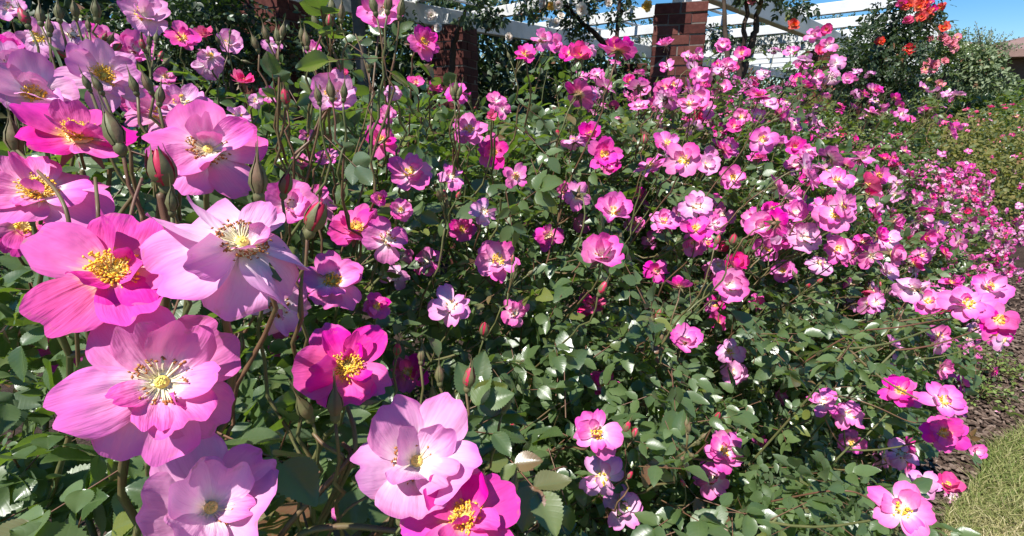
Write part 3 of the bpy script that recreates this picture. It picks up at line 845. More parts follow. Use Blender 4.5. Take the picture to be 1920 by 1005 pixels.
def sample_shell(b, n, depth_scale=0.13, back=0.5):
    """points near the surface of one bush: (world pos, outward normal, depth below surface)"""
    pos, nor, dep = [], [], []
    got = 0
    while got < n:
        m = n * 3
        d = unit(rng.normal(0, 1, (m, 3)))
        keepb = (d[:, 1] < 0.35) | (rng.uniform(size=m) < back)
        d = d[keepb]
        k = (np.sum(np.abs(d) ** PW, 1)) ** (-1 / PW)
        loc = d * k[:, None]
        dp = rng.exponential(depth_scale, len(d))
        w = B3(b, loc)
        rad = 1 + 0.10 * noise3(w, 2.3) + 0.05 * noise3(w, 6.0)
        loc2 = loc * (rad - np.minimum(dp, 0.75))[:, None]
        tt, s_, z_ = b["t"] + loc2[:, 0] * b["r"][0], b["s"] + loc2[:, 1] * b["r"][1], b["z"] + loc2[:, 2] * b["r"][2]
        ok = z_ > 0.04
        for o in BUSH:
            if o is not b:
                ok &= ell_level(o, tt, s_, z_) > 0.80
        # clumps and gaps
        w2 = tt[:, None] * T + s_[:, None] * S + z_[:, None] * UP
        ok &= (noise3(w2, 7.0) + rng.normal(0, 0.35, len(w2)) > -0.55) | (dp > 0.2)
        g = np.sign(loc) * np.abs(loc) ** (PW - 1) / np.array(b["r"])
        nw = unit(g[:, 0:1] * T + g[:, 1:2] * S + g[:, 2:3] * UP)
        pos.append(w2[ok]); nor.append(nw[ok]); dep.append(dp[ok])
        got += ok.sum()
    return np.concatenate(pos)[:n], np.concatenate(nor)[:n], np.concatenate(dep)[:n]


def B3(b, loc):
    return (b["t"] + loc[:, 0:1] * b["r"][0]) * T + (b["s"] + loc[:, 1:2] * b["r"][1]) * S + (b["z"] + loc[:, 2:3] * b["r"][2]) * UP


def bush_of(p):
    t = p @ T
    lv = [abs(t - b["t"]) for b in BUSH]
    i = int(np.argmin(lv))
    if i == 0 and t > 0.40:
        i = 1
    return i


def cam_normal(p, nx, ny):
    view = unit(np.array([0, 0, CAM_Z]) - p)
    right = unit(np.cross(UP, view))
    up = np.cross(view, right)
    nz = math.sqrt(max(0.02, 1 - nx * nx - ny * ny))
    return unit(right * nx + up * ny + view * nz)


flowers = []      # dict(p, n, R, kind, style, bush, hero, spread, label)
for (x, y, w, k, nx, ny, st, sp, lab) in HERO:
    d = DIAM * F / w * (0.80 if y > 970 else 1.0)
    p = P(x, y, d)
    flowers.append(dict(p=p, n=cam_normal(p, nx, ny), R=w * d / F / 2, kind=k, style=st, bush=bush_of(p), hero=True, spread=sp == 2, label=lab, px=(x, y, w, d)))
for (x, y, w, k, nx, ny, st) in MID:
    jit = rng.uniform(0.92, 1.12)
    d = DIAM * F / w * jit * 0.96
    if w < 66 and x < 1000:                      # small blossoms standing among the larger near ones
        d = min(d, 0.62 + 0.35 * rng.uniform()) if y > 100 else d
    p = P(x, y, d)
    flowers.append(dict(p=p, n=cam_normal(p, nx, ny), R=w * d / F / 2, kind=k, style=st, bush=bush_of(p), hero=False, px=(x, y, w, d)))

for b in BUSH:
    b["spots"] = []

# more sprays of small blossoms over the farther bushes
extra_n = {1: 70, 2: 240, 3: 380, 4: 480, 5: 420}
KPROB = ["P"] * 9 + ["L"] * 5 + ["M"] * 4 + ["R"] * 1


def free_zone(px, py):
    """True where the photo shows leaves or olive shrubs and no blooms"""
    return False


for bi, cnt in extra_n.items():
    b = BUSH[bi]
    made = 0
    while made < cnt:
        p, n, dep = sample_shell(b, 40, 0.02, 0.15)
        for k in range(len(p)):
            t_, s_, z_ = p[k] @ T, p[k] @ S, p[k][2]
            if s_ > b["s"] + 0.35 or z_ < 0.25:
                continue
            if bi == 1 and not (z_ > 1.12):
                continue
            if bi == 2 and z_ < 0.75 and rng.uniform() < 0.6:
                continue
            m = int(rng.integers(1, 7))
            for j in range(m):
                out = rng.uniform(0.03, 0.11) + (0.10 * rng.uniform() if z_ > 1.1 else 0)
                q = p[k] + n[k] * out + rng.normal(0, 0.045, 3)
                nn = unit(n[k] * 0.6 - S * 0.35 + UP * 0.15 + rng.normal(0, 0.5, 3))
                R = rng.uniform(0.027, 0.043)
                qx, qy, qd = project(q)
                if not (1040 < qx < 2050 and qd > 0.9):
                    continue
                flowers.append(dict(p=q, n=nn, R=R, kind=KPROB[rng.integers(0, len(KPROB))], style=None, bush=bi, hero=False, px=(float(qx), float(qy), R * 2 * F / qd, float(qd))))
                made += 1
            if made >= cnt:
                break

# ------------------------------------------------------------------ bush roots, canes, foliage, flowers, buds
roots, canes = [], []
shoots = [[] for _ in BUSH]
front = [[] for _ in BUSH]
for b in BUSH:
    r = thing("rose_bush", B(b["t"], b["s"], 0), b["label"], "rose bush", "pink rose bushes along the bed")
    roots.append(r)
    cl = []
    for k in range(11):
        bf = Buf()
        base = B(b["t"] + rng.uniform(-.18, .18), b["s"] + rng.uniform(-.22, .18), 0.0)
        d = unit(rng.normal(0, 1, 3) * np.array([1, 1, 0.4]) + np.array([0, 0, 0.6]))
        end = B(b["t"] + d[0] * b["r"][0] * 0.82, b["s"] + d[1] * b["r"][1] * 0.82, b["z"] + abs(d[2]) * b["r"][2] * 0.82)
        mid = base * 0.6 + end * 0.4 + UP * 0.35
        pts = bez(base, mid, end, 12) + rng.normal(0, 0.008, (12, 3))
        tube(bf, pts, np.linspace(0.009, 0.0032, 12), 6, 0, (0, 0, rng.uniform(), 1))
        cl.append((bf, pts))
    canes.append(cl)


def attach(bi, p, back, r0=0.0016, r1=0.0024, reach=0.30, curve=0.10):
    """a side shoot from the nearest cane of bush bi to point p, arriving along -back"""
    best, bd = None, 1e9
    if bi > 0 and p @ S < 0.24 and p @ T < 2.2:       # sprays hanging over the bed edge rise from the foot of the bush
        for bf, pts in front[bi]:
            if np.linalg.norm(pts[-1] - (p - UP * 0.08 + S * 0.10)) < 0.20:
                q = pts[-1]
                break
        else:
            q = p + S * 0.13 - UP * 0.10
            foot = B(p @ T + 0.05, 0.62, 0.0)
            pts = bez(foot, q + S * 0.16 - UP * 0.42, q, 9) + rng.normal(0, .004, (9, 3))
            bf = Buf()
            tube(bf, pts, np.linspace(0.0042, 0.0018, 9), 6, 0, (0, 0, rng.uniform(0, .4), 1))
            pts[-1] = q
            front[bi].append((bf, pts))
        sh = bez(q - UP * 0.004, (p + q) / 2 - UP * 0.03, p, 6)
        tube(bf, sh, np.linspace(r1, r0, 6), 5, 0, (0, 0, rng.uniform(0.1, 1), 1))
        BUSH[bi]["spots"].append(np.vstack([pts[3:], pts[5:], pts[6:] + 0.01, sh[1:-1]]))
        return bf
    aim = p + back * min(0.18, reach * 0.7) - UP * 0.05
    for bf, pts in canes[bi] + shoots[bi]:
        dd = np.linalg.norm(pts - aim, axis=1) + np.where(pts[:, 2] > p[2] - 0.025, 0.4, 0) + np.where(pts @ S < (p @ S) + 0.015, 0.5, 0)
        j = int(np.argmin(dd))
        if len(pts) < 12 and dd[j] > 0.14:       # side shoots only carry what stands close by
            continue
        if dd[j] < bd:
            bd, best = dd[j], (bf, pts[j])
    bf, q = best
    reach = min(reach, 0.75 * np.linalg.norm(q - p))
    b = BUSH[bi]
    ctr = B(b["t"] + ((p @ T) - b["t"]) * 0.6, b["s"], b["z"])
    inner = p + unit(unit(ctr - p) + back * 0.7 - UP * 0.5) * reach
    mid = p + back * reach * 0.5
    if np.linalg.norm(q - p) > 0.22:           # long shoots dive into the bush first
        inner = p + unit(ctr - p + back * 0.15) * min(0.42, 0.8 * np.linalg.norm(q - p))
        mid = p + unit(unit(ctr - p) + back * 0.8) * reach * 0.5
    pts = np.vstack([bez(q, inner, mid, 6)[:-1], bez(mid, p + back * reach * 0.25, p, 5)])
    pts[1:-1] += rng.normal(0, 0.003, (len(pts) - 2, 3))
    tube(bf, pts, np.linspace(r1, r0, len(pts)), 5, 0, (0, 0, rng.uniform(0.1, 1), 1))
    b["spots"].append(pts[3:-2])
    shoots[bi].append((bf, pts[2:-1]))
    return bf


# flowers
count = [0] * len(BUSH)
flowers.sort(key=lambda f: -f["px"][2])
leftover = [[] for _ in BUSH]
seed = 900
for f in flowers:
    bi = f["bush"]
    root = roots[bi]
    seed += 1
    rnd = np.random.default_rng(seed)
    spin = rnd.uniform(0, 6.28)
    M = frame(f["p"], f["n"], spin, f["R"] * (((1.0 if f["px"][1] < 720 else 1.14) if f["p"][2] < CAM_Z - 0.12 and f["px"][2] < 260 and f["px"][2] > 160 else (0.95 if f["px"][2] > 160 else 1.0)) if f["hero"] else 1.0))
    back = unit(-f["n"] * 0.8 - UP * 0.45)
    tip = f["p"] - f["n"] * f["R"] * 0.7
    if f["hero"]:
        cb = calyx(rnd, 0.45)
        fo = link_obj("flower", cb.mesh("flower", [M_SEPAL, M_STEM]), root, M)
        fo["label"] = f["label"]
        for V, q, c in petals_of(f["style"], rnd, 19, 15):
            bf = Buf().add(V, quads=q, col=c)
            link_obj("petal", bf.mesh("petal", [PM[f["kind"]]]), fo)
        old = f["spread"]
        link_obj("stamens", stamens(rnd, 150 if old else 210, old, True).mesh("stamens", [M_FIL2, M_ANTH2] if old else [M_FIL, M_ANTH]), fo)
        link_obj("pistil", pistil(rnd).mesh("pistil", [M_PIST]), fo)
        attach(bi, tip, back, 0.0018, 0.0032, 0.26)
        count[bi] += 1
    else:
        me, sm = VARS[f["kind"]][rnd.integers(0, len(VARS[f["kind"]]))]
        if f["px"][2] > 62:                       # larger ones get a finer mesh of their own
            me, sm = flower_mesh(f["kind"], f["style"] or "open", seed, 13, 10)
        if count[bi] >= 99:
            leftover[bi].append((me, M))
        else:
            fo = link_obj("flower", me, root, M)
            link_obj("stamens", sm, fo)
            count[bi] += 1
        if f["px"][3] < 2.6:
            attach(bi, tip, back, 0.0013, 0.0022, rnd.uniform(0.12, 0.24))

for bi, lst in enumerate(leftover):
    if not lst:
        continue
    bm_all = Buf()
    mats = [PM[k] for k in ("P", "M", "L", "R", "K")] + [M_SEPAL, M_STEM]
    for me, M in lst:
        V = np.zeros(len(me.vertices) * 3, np.float32)
        me.vertices.foreach_get("co", V)
        V = V.reshape(-1, 3)
        A = np.array(M)
        C = np.zeros(len(me.vertices) * 4, np.float32)
        me.attributes["Col"].data.foreach_get("color", C)
        Q = np.array([p.vertices[:] for p in me.polygons if len(p.vertices) == 4])
        mi = np.array([p.material_index for p in me.polygons if len(p.vertices) == 4])
        mp = mats.index(me.materials[0])
        off = bm_all.n
        bm_all.add(V @ A[:3, :3].T + A[:3, 3], col=C.reshape(-1, 4))
        bm_all.q.append(Q + off)
        bm_all.qm.append(np.where(mi == 0, mp, np.where(mi == 1, 5, 6)).astype(np.int32))
    o = link_obj("blossoms", bm_all.mesh("blossoms", mats), roots[bi])
    o["kind"] = "stuff"

# buds
bcount = [0] * len(BUSH)


def add_bud(bi, p, d, length, kind, ped=True, rnd=rng):
    if bcount[bi] >= 96:
        return
    bcount[bi] += 1
    d = unit(d)
    base = p - d * length * 0.5
    M = frame(base, d, rnd.uniform(0, 6.28), length)
    link_obj("bud", BUDS[kind][int(rnd.integers(0, 3))], roots[bi], M)


for (x, y, ln, kind, lean, d) in BUD_LIST:
    p = P(x, y, d)
    bi = bush_of(p)
    L = ln * d / F * 1.05
    dirv = unit(np.array([lean, 0.12 * rng.normal(), 1.0]) + rng.normal(0, 0.08, 3))
    add_bud(bi, p, dirv, L, kind)
    attach(bi, p - dirv * L * 0.5, unit(-dirv * 0.8 - UP * 0.5), 0.0011, 0.002, 0.16)

nclus = [9, 15, 17, 14, 10, 6]
for bi, b in enumerate(BUSH):
    made = 0
    while made < nclus[bi]:
        p, n, dep = sample_shell(b, 30, 0.02, 0.2)
        for k in range(len(p)):
            s_, z_ = p[k] @ S, p[k][2]
            qx, qy, qd = project(p[k])
            if qd < 0.5 or qx > 1990 or qx < 0 or qy > 1000 or s_ > b["s"] + 0.3:
                continue
            if z_ < 0.9 and rng.uniform() < 0.65:
                continue
            c = p[k] + n[k] * rng.uniform(0.03, 0.07) + UP * rng.uniform(0.01, 0.10 if z_ > 1.0 else 0.03)
            up = unit(n[k] * 0.55 + UP * 0.9 + rng.normal(0, 0.2, 3))
            home = attach(bi, c, unit(-up), 0.0014, 0.0022, 0.2)
            for j in range(int(rng.integers(3, 8))):
                d = unit(up + rng.normal(0, 0.38, 3))
                ln = rng.uniform(0.014, 0.022)
                q = c + d * rng.uniform(0.022, 0.045)
                if bcount[bi] < 96:
                    tube(home, bez(c - up * 0.002, c + up * 0.012, q, 4), [0.0011, 0.001, 0.001, 0.0011], 4, 0, (0, 0, rng.uniform(0, .7), 1))
                add_bud(bi, q + d * ln * 0.45, d, ln, "green" if rng.uniform() < 0.8 else ("tip" if rng.uniform() < .6 else "red"))
            made += 1
            if made >= nclus[bi]:
                break

# woody shoots lying across the bottom of the picture
for pts, r in [
    ([(520, 1010, .34), (560, 960, .34), (625, 895, .345), (665, 850, .35), (640, 830, .36)], .0034),
    ([(545, 998, .33), (640, 985, .335), (700, 990, .34), (770, 1000, .35)], .0036),
    ([(668, 860, .35), (664, 800, .36), (650, 760, .37)], .0030),
    ([(660, 862, .35), (610, 838, .345), (585, 810, .35)], .0026),
    ([(640, 960, .335), (690, 930, .34)], .0018),
    ([(240, 430, .27), (250, 380, .28), (268, 330, .29)], .0016),
    ([(135, 420, .28), (110, 360, .29), (60, 310, .31), (30, 280, .32)], .0018),
    ([(185, 410, .28), (182, 370, .29), (178, 330, .30)], .0018),
    ([(320, 460, .275), (310, 410, .275), (300, 360, .27)], .0040),
    ([(1070, 870, .70), (1010, 890, .66), (960, 905, .62)], .0022),
    ([(1060, 745, .75), (990, 800, .7), (900, 850, .66)], .0016),
    ([(985, 915, .62), (1040, 960, .62), (1060, 1000, .62)], .0018),
    ([(1560, 735, 1.0), (1640, 760, .95), (1710, 795, .95), (1750, 790, .95)], .0022),
    ([(1545, 920, .75), (1600, 920, .74), (1640, 940, .7)], .0022),
    ([(1600, 620, .95), (1680, 615, .9), (1760, 600, .85), (1790, 598, .82)], .0024),
    ([(690, 330, .72), (695, 230, .72), (700, 150, .73), (710, 60, .74)], .0026),
    ([(700, 180, .73), (680, 100, .72), (665, 60, .72)], .0018),
    ([(610, 200, .62), (585, 110, .61), (605, 60, .6)], .0022),
]:
    w = np.array([P(*q) for q in pts])
    bi = bush_of(w[0])
    r *= 0.62
    bb = BUSH[bi]
    w = np.vstack([w[0] + unit(B(bb["t"], bb["s"], 0.3) - w[0]) * 0.12 - UP * 0.05, w])
    k = np.linspace(0, len(w) - 1, 4 * len(w))
    sm = np.stack([np.interp(k, np.arange(len(w)), w[:, i]) for i in range(3)], 1)
    ker = np.array([1, 2, 3, 2, 1]) / 9.0
    pad = np.vstack([sm[:1]] * 2 + [sm] + [sm[-1:]] * 2)
    sm = np.stack([np.convolve(pad[:, i], ker, "valid") for i in range(3)], 1)
    wb = Buf()
    canes[bi].append((wb, sm))
    tube(wb, sm, r * np.linspace(1.1, 0.8, len(sm)), 7, 0, (0, 0, rng.uniform(0.5, 1), 1))

FP = np.array([f["px"] for f in flowers])


def not_hiding(p, slack=0.62):
    """drop leaves that would stand in front of a flower named in the lists"""
    x, y, d = project(p)
    ok = d > 0.19
    for fx, fy, fw, fd in FP:
        if fw < 40:
            continue
        near = (np.hypot(x - fx, y - fy) < fw * slack * (1.22 if fw > 150 else 1.0)) & (d < fd + 0.03) & (d > 0)
        ok &= ~near
    return ok


# ------------------------------------------------------------------ leaf clumps
def blob_foliage(bf, blobs, n, size, lod, mat=0, depth=0.25, compound=True, gap=0.3, clear=False):
    """leaves through the volume of ellipsoids (centre, radii)"""
    vol = np.array([r[0] * r[1] * r[2] for c, r in blobs]) ** 0.67
    cnt = np.maximum(1, (n * vol / vol.sum())).astype(int)
    for (c, r), m in zip(blobs, cnt):
        d = unit(rng.normal(0, 1, (m * 2, 3)))
        c, r = np.asarray(c), np.asarray(r)
        w = c + d * r
        rad = 1 + 0.16 * noise3(w, 2.2 / max(0.3, r.mean())) + 0.08 * noise3(w, 6.0) - np.minimum(rng.exponential(depth, len(d)), 0.9)
        p = c + d * r * rad[:, None]
        ok = (p[:, 2] > 0.05) & (noise3(p, 5.5) + rng.normal(0, .3, len(p)) > -gap - 0.35)
        p, d = p[ok][:m], d[ok][:m]
        if clear:
            ok = not_hiding(p) & not_hiding(p + UP * 0.04) & not_hiding(p - UP * 0.04)
            p, d = p[ok], d[ok]
        N = len(p)
        sz = size * rng.uniform(0.65, 1.2, N)
        nor = d * 0.5 + UP * 0.7 + rng.normal(0, .5, (N, 3))
        ax = d * 0.4 - UP * 0.3 + rng.normal(0, .6, (N, 3))
        if compound:
            compound_leaves(bf, p, ax, nor, sz, lod, rachis=False)
        else:
            put_leaflets(bf, p, ax, nor, sz, np.clip(rng.normal(.45, .28, N), 0, 1), lod)


def blob_px(x, y, d, rx, rz, ry=None):
    return (P(x, y, d), (rx * d / F, (ry or rx) * d / F, rz * d / F))


CLUMPS = {   # leafy shoulders that stand out of a bush: blob, leaf count, leaf detail
    0: [(blob_px(60, 820, .50, 170, 130), 60, 0), (blob_px(230, 930, .46, 120, 90), 40, 0), (blob_px(520, 900, .55, 150, 110), 60, 0), (blob_px(480, 700, .60, 120, 120), 60, 0), (blob_px(30, 600, .5, 90, 110), 40, 0),
        (blob_px(580, 310, .85, 170, 130), 130, 1), (blob_px(740, 420, .95, 150, 120), 110, 1), (blob_px(420, 230, .75, 120, 60), 50, 1), (blob_px(640, 620, .7, 120, 90), 60, 1)],
    1: [((B(1.00, .42, .62), (.34, .34, .36)), 420, 1), ((B(1.25, .34, .80), (.30, .30, .26)), 300, 1), (blob_px(1100, 720, 1.0, 200, 170), 280, 1), (blob_px(1560, 900, .85, 170, 120), 260, 1), (blob_px(1040, 200, 1.35, 120, 60), 140, 1)],
    2: [], 3: [], 4: [], 5: []}
for bi, b in enumerate(BUSH):
    root = roots[bi]
    bf = Buf()
    p, n, dep = sample_shell(b, int(b["n"] * 1.25), 0.16, 0.45)
    N = len(p)
    nor = n * 0.55 + UP * 0.75 + rng.normal(0, 0.42, (N, 3))
    ax = n * 0.5 - UP * 0.25 + rng.normal(0, 0.6, (N, 3))
    size = b["ls"] * rng.uniform(0.68, 1.15, N)
    ok = not_hiding(p) & not_hiding(p + unit(ax) * 1.3 * size[:, None], 0.72) & not_hiding(p + unit(ax) * 2.3 * size[:, None], 0.6)
    p, nor, ax, size = p[ok], nor[ok], ax[ok], size[ok]
    x, y, d = project(p)
    lod = b["lod"]
    if lod == 0:
        near = (d > 0) & (d < 1.0) & (x > -300) & (x < 2200)
        compound_leaves(bf, p[near], ax[near], nor[near], size[near], 0)
        compound_leaves(bf, p[~near], ax[~near], nor[~near], size[~near], 2, rachis=False)
    else:
        compound_leaves(bf, p, ax, nor, size, lod, rachis=lod < 2)
    # leaves along the flowering shoots
    sp = np.concatenate(b["spots"]) if b["spots"] else np.zeros((0, 3))
    if len(sp):
        sp = sp[rng.uniform(size=len(sp)) < 0.75]
        ok = not_hiding(sp, 0.7)
        sp = sp[ok]
        N = len(sp)
        sax = unit(rng.normal(0, 0.8, (N, 3)) + UP * 0.1)
        ok = not_hiding(sp + sax * 1.3 * b["ls"], 0.72)
        sp, sax = sp[ok], sax[ok]
        N = len(sp)
        compound_leaves(bf, sp, sax, UP + rng.normal(0, 0.4, (N, 3)), b["ls"] * rng.uniform(0.55, 1.0, N), min(lod, 1) if lod < 2 else 2, rachis=lod < 2)
    for (c, r), m, ld in CLUMPS[bi]:
        blob_foliage(bf, [(c, r)], m, b["ls"] * 0.92, ld, depth=0.3, clear=True)
    link_obj("foliage", bf.mesh("foliage", [M_LEAF if lod < 2 else M_LEAF_FAR, M_STEM]), root)
    for cbf, pts in canes[bi] + front[bi]:
        link_obj("cane", cbf.mesh("cane", [M_STEM]), root)

def place_flowers(root, pts_n, kinds, R):
    for p, n in pts_n:
        k = kinds[int(rng.integers(0, len(kinds)))]
        me, sm = VARS[k][int(rng.integers(0, len(VARS[k])))]
        fo = link_obj("flower", me, root, frame(p, unit(n), rng.uniform(0, 6.28), R * rng.uniform(0.75, 1.2)))
        link_obj("stamens", sm, fo)


def shrub(name, loc, label, cat, blobs, n, size, lod, mat, stems=5, group=None, compound=True, gap=0.3):
    r = thing(name, loc, label, cat, group)
    bf = Buf()
    blob_foliage(bf, blobs, n, size, lod, compound=compound, gap=gap)
    link_obj("foliage", bf.mesh("foliage", [mat, M_STEM]), r)
    for k in range(stems):
        c, rr = blobs[int(rng.integers(0, len(blobs)))]
        sb = Buf()
        e = np.asarray(c) + rng.normal(0, 0.35, 3) * np.asarray(rr)
        base = np.array([loc[0] + rng.uniform(-.15, .15), loc[1] + rng.uniform(-.15, .15), 0.0])
        tube(sb, bez(base, base * .5 + e * .5 + UP * .2, e, 9), np.linspace(0.018, 0.006, 9), 6, 0, (0, 0, rng.uniform(), 1))
        link_obj("stem", sb.mesh("stem", [M_WOOD]), r)
    return r


# olive shrubs with reddish young growth that end the bed
for (t, s, r, h, lab) in [
    (6.75, 1.05, (0.85, 0.95), 1.46, "olive green shrub with bronze young leaves next to the farthest pink bush"),
    (8.3, 0.75, (0.95, 0.9), 1.40, "bronze tinted olive shrub at the right edge before the red rose bush"),
    (6.0, 2.6, (1.1, 1.0), 1.70, "yellowish green shrub under the far end of the white pergola"),
]:
    c = B(t, s, h * 0.5)
    blobs = [(c, (r[0], r[1], h * 0.5)), (c + B(.3, -.2, .1), (r[0] * .7, r[1] * .7, h * .42)), (c + B(-.3, .2, .15), (r[0] * .7, r[1] * .7, h * .42))]
    ol = shrub("olive_shrub", (c[0], c[1], 0), lab, "shrub", blobs, 6500, 0.05, 2, M_LEAF_OLIVE, 5, "olive shrubs at the end of the bed", compound=False)
    pts = []
    for k in range(30):
        d = unit(np.array([rng.normal(0, 1), rng.normal(0, 1), abs(rng.normal(0, .9))]))
        q = c + d * np.array([r[0], r[0], h * .5]) * 1.05
        pts.append((q, d + UP * .5))
    place_flowers(ol, pts, ["P", "L", "M"], 0.032)

# red rose bush in the distance at the right edge
cr = B(10.2, 0.75, 0.74)
rb = shrub("red_rose_bush", (cr[0], cr[1], 0), "low rose bush crowded with red pink blooms in front of the brown house", "rose bush", [(cr, (1.3, 1.0, 0.75))], 3500, 0.05, 2, M_LEAF_FAR, 4)
pts = []
for k in range(90):
    d = unit(np.array([rng.normal(0, 1), -abs(rng.normal(0, 1)), abs(rng.normal(0, 1.0)) + .2]))
    pts.append((cr + d * np.array([1.3, 1.15, .78]) * 1.03, d + UP * .5))
place_flowers(rb, pts, ["R", "M", "K"], 0.045)

# ------------------------------------------------------------------ pergola
PD = unit(np.array([math.sin(math.radians(43.0)), math.cos(math.radians(43.0)), 0]))      # along the walk
PX = np.array([-PD[1], PD[0], 0])                                                       # across it, away from the lawn
P1 = P(1278, 12, 3.67)
TOPZ = P1[2]
pil0 = np.array([P1[0], P1[1], 0])


def PG(a, c, z):
    return pil0 + PD * a + PX * c + UP * z


perg = thing("pergola", PG(0, 1, 0), "white painted timber pergola on red brick pillars behind the rose bed", "pergola")


def brick_pillar(c, w, h, tall_rot):
    bf = Buf()
    a = unit(np.array([math.cos(tall_rot), math.sin(tall_rot), 0]))
    b = np.array([-a[1], a[0], 0])
    c = np.asarray(c, float)
    box(bf, c + UP * h / 2, a * (w / 2 - 0.008), b * (w / 2 - 0.008), UP * (h / 2 - .002), 1, (0, 0, .5, 1))
    course = 0.068
    n = int(h / course)
    bw, bd = w / 2, 0.1
    for k in range(n):
        z = k * course + course / 2
        flip = k % 2
        jx = rng.normal(0, .004)
        for sd in (-1, 1):
            ax1, ax2 = (a, b) if flip else (b, a)
            # two stretchers along each of two faces
            for j in (-1, 1):
                L = w / 4 - 0.005
                cc = c + ax2 * sd * (w / 2 - bd / 2) + ax1 * (j * (w / 4)) + UP * z + rng.normal(0, .0025, 3)
                box(bf, cc, ax1 * L, ax2 * (bd / 2), UP * (course / 2 - 0.0045), 0, (0, 0, rng.uniform(), 1), 0.001)
            # headers filling the other faces
            cc = c + ax1 * sd * (w / 2 - bd / 2 + .0015) + UP * z + rng.normal(0, .002, 3)
            box(bf, cc, ax1 * (bd / 2), ax2 * (w / 2 - bd - 0.006), UP * (course / 2 - 0.0045), 0, (0, 0, rng.uniform(), 1), 0.001)
    return bf.mesh("brick_pillar", [M_BRICK, M_MORTAR], smooth=False)


rot = math.radians(-18)
ZB = TOPZ + 0.10
P2w = P(848, 92, 4.6)
P3w = P(520, 55, 3.6)
pill = [(pil0, 0.36), (PG(3.9, 0, 0), 0.36), (np.array([P2w[0], P2w[1], 0]), 0.36), (np.array([P3w[0], P3w[1], 0]), 0.40), (PG(3.9, 2.6, 0), 0.36), (PG(7.8, 0, 0), .36)]
for c, w in pill:
    link_obj("brick_pillar", brick_pillar(c, w, TOPZ, rot), perg)
    sb = Buf()
    box(sb, c + UP * (TOPZ + .05), PD * .05, PX * .05, UP * .05, 0)
    link_obj("post_cap", sb.mesh("post_cap", [M_WHITE], False), perg)
BH, RH = 0.09, 0.06


def timber(name, a, b, hw, hh, me_mat=M_WHITE):
    bf = Buf()
    a, b = np.asarray(a, float), np.asarray(b, float)
    d = unit(b - a)
    sd = unit(np.cross(d, UP))
    up = np.cross(sd, d)
    e = 0.006
    L = np.linalg.norm(b - a)
    n = 6
    V = []
    for k in range(n):
        c = a + d * L * k / (n - 1)
        for (x, y) in [(-hw + e, -hh), (hw - e, -hh), (hw, -hh + e), (hw, hh - e), (hw - e, hh), (-hw + e, hh), (-hw, hh - e), (-hw, -hh + e)]:
            V.append(c + sd * x + up * y)
    V = np.array(V)
    bf.add(V, quads=grid_quads(8, n, True), col=(0, 0, rng.uniform(), 1))
    for base in (0, (n - 1) * 8):
        bf.add(V[base:base + 8], quads=[(0, 1, 2, 3), (0, 3, 4, 7), (4, 5, 6, 7)], col=(0, 0, .5, 1))
    link_obj(name, bf.mesh(name, [me_mat], False), perg)


zb = ZB + BH
timber("beam", PG(-1.3, 0.0, zb), PG(17.0, 0.0, zb), 0.045, BH)
timber("beam", PG(-3.5, 2.55, zb), PG(17.0, 2.55, zb), 0.045, BH)
zr = zb + BH + RH + 0.002
for k in range(17):
    a = -2.75 + k * 1.15
    c0 = -1.05 if a > -0.4 else -0.12
    timber("rafter", PG(a, c0, zr), PG(a, 3.2, zr), 0.03, RH)
timber("fascia", PG(0.4, -1.02, zr - 0.02), PG(17.0, -1.02, zr - 0.02), 0.02, RH)
for k in range(5):
    c = 0.3 + k * 0.6
    timber("lath", PG(-3.2 if c > 0 else 0.6, c, zr + RH + 0.014), PG(17.0, c, zr + RH + 0.014), 0.022, 0.012)

# grey timber post
pp = P(674, 60, 2.9)
post = thing("garden_post", (pp[0], pp[1], 0), "weathered grey timber post in the dark behind the nearest bush", "post")
bf = Buf()
tube(bf, [(pp[0], pp[1], z) for z in np.linspace(0, 2.3, 8)], 0.034, 8, 0)
link_obj("post_shaft", bf.mesh("post_shaft", [M_POST]), post)
bf = Buf()
box(bf, (pp[0], pp[1], 2.33), (.06, 0, 0), (0, .06, 0), (0, 0, .025))
link_obj("post_finial", bf.mesh("post_finial", [M_POST], False), post)


# climbing roses on the pergola
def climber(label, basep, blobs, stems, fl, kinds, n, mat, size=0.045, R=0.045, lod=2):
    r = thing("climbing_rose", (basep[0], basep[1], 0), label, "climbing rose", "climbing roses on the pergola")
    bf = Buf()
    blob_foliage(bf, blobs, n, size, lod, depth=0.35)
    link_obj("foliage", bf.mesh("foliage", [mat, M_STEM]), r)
    for pts in stems:
        sb = Buf()
        w = np.array(pts)
        k = np.linspace(0, len(w) - 1, 5 * len(w))
        sm = np.stack([np.interp(k, np.arange(len(w)), w[:, i]) for i in range(3)], 1) + rng.normal(0, .006, (5 * len(w), 3))
        tube(sb, sm, np.linspace(0.028, 0.012, len(sm)), 7, 0, (0, 0, rng.uniform(), 1))
        link_obj("stem", sb.mesh("stem", [M_WOOD]), r)
    place_flowers(r, fl, kinds, R)
    return r


def fl_px(lst):
    out = []
    for x, y, d in lst:
        p = P(x, y, d)
        out.append((p, cam_normal(p, rng.normal(0, .3), .3 + rng.normal(0, .2))))
    return out


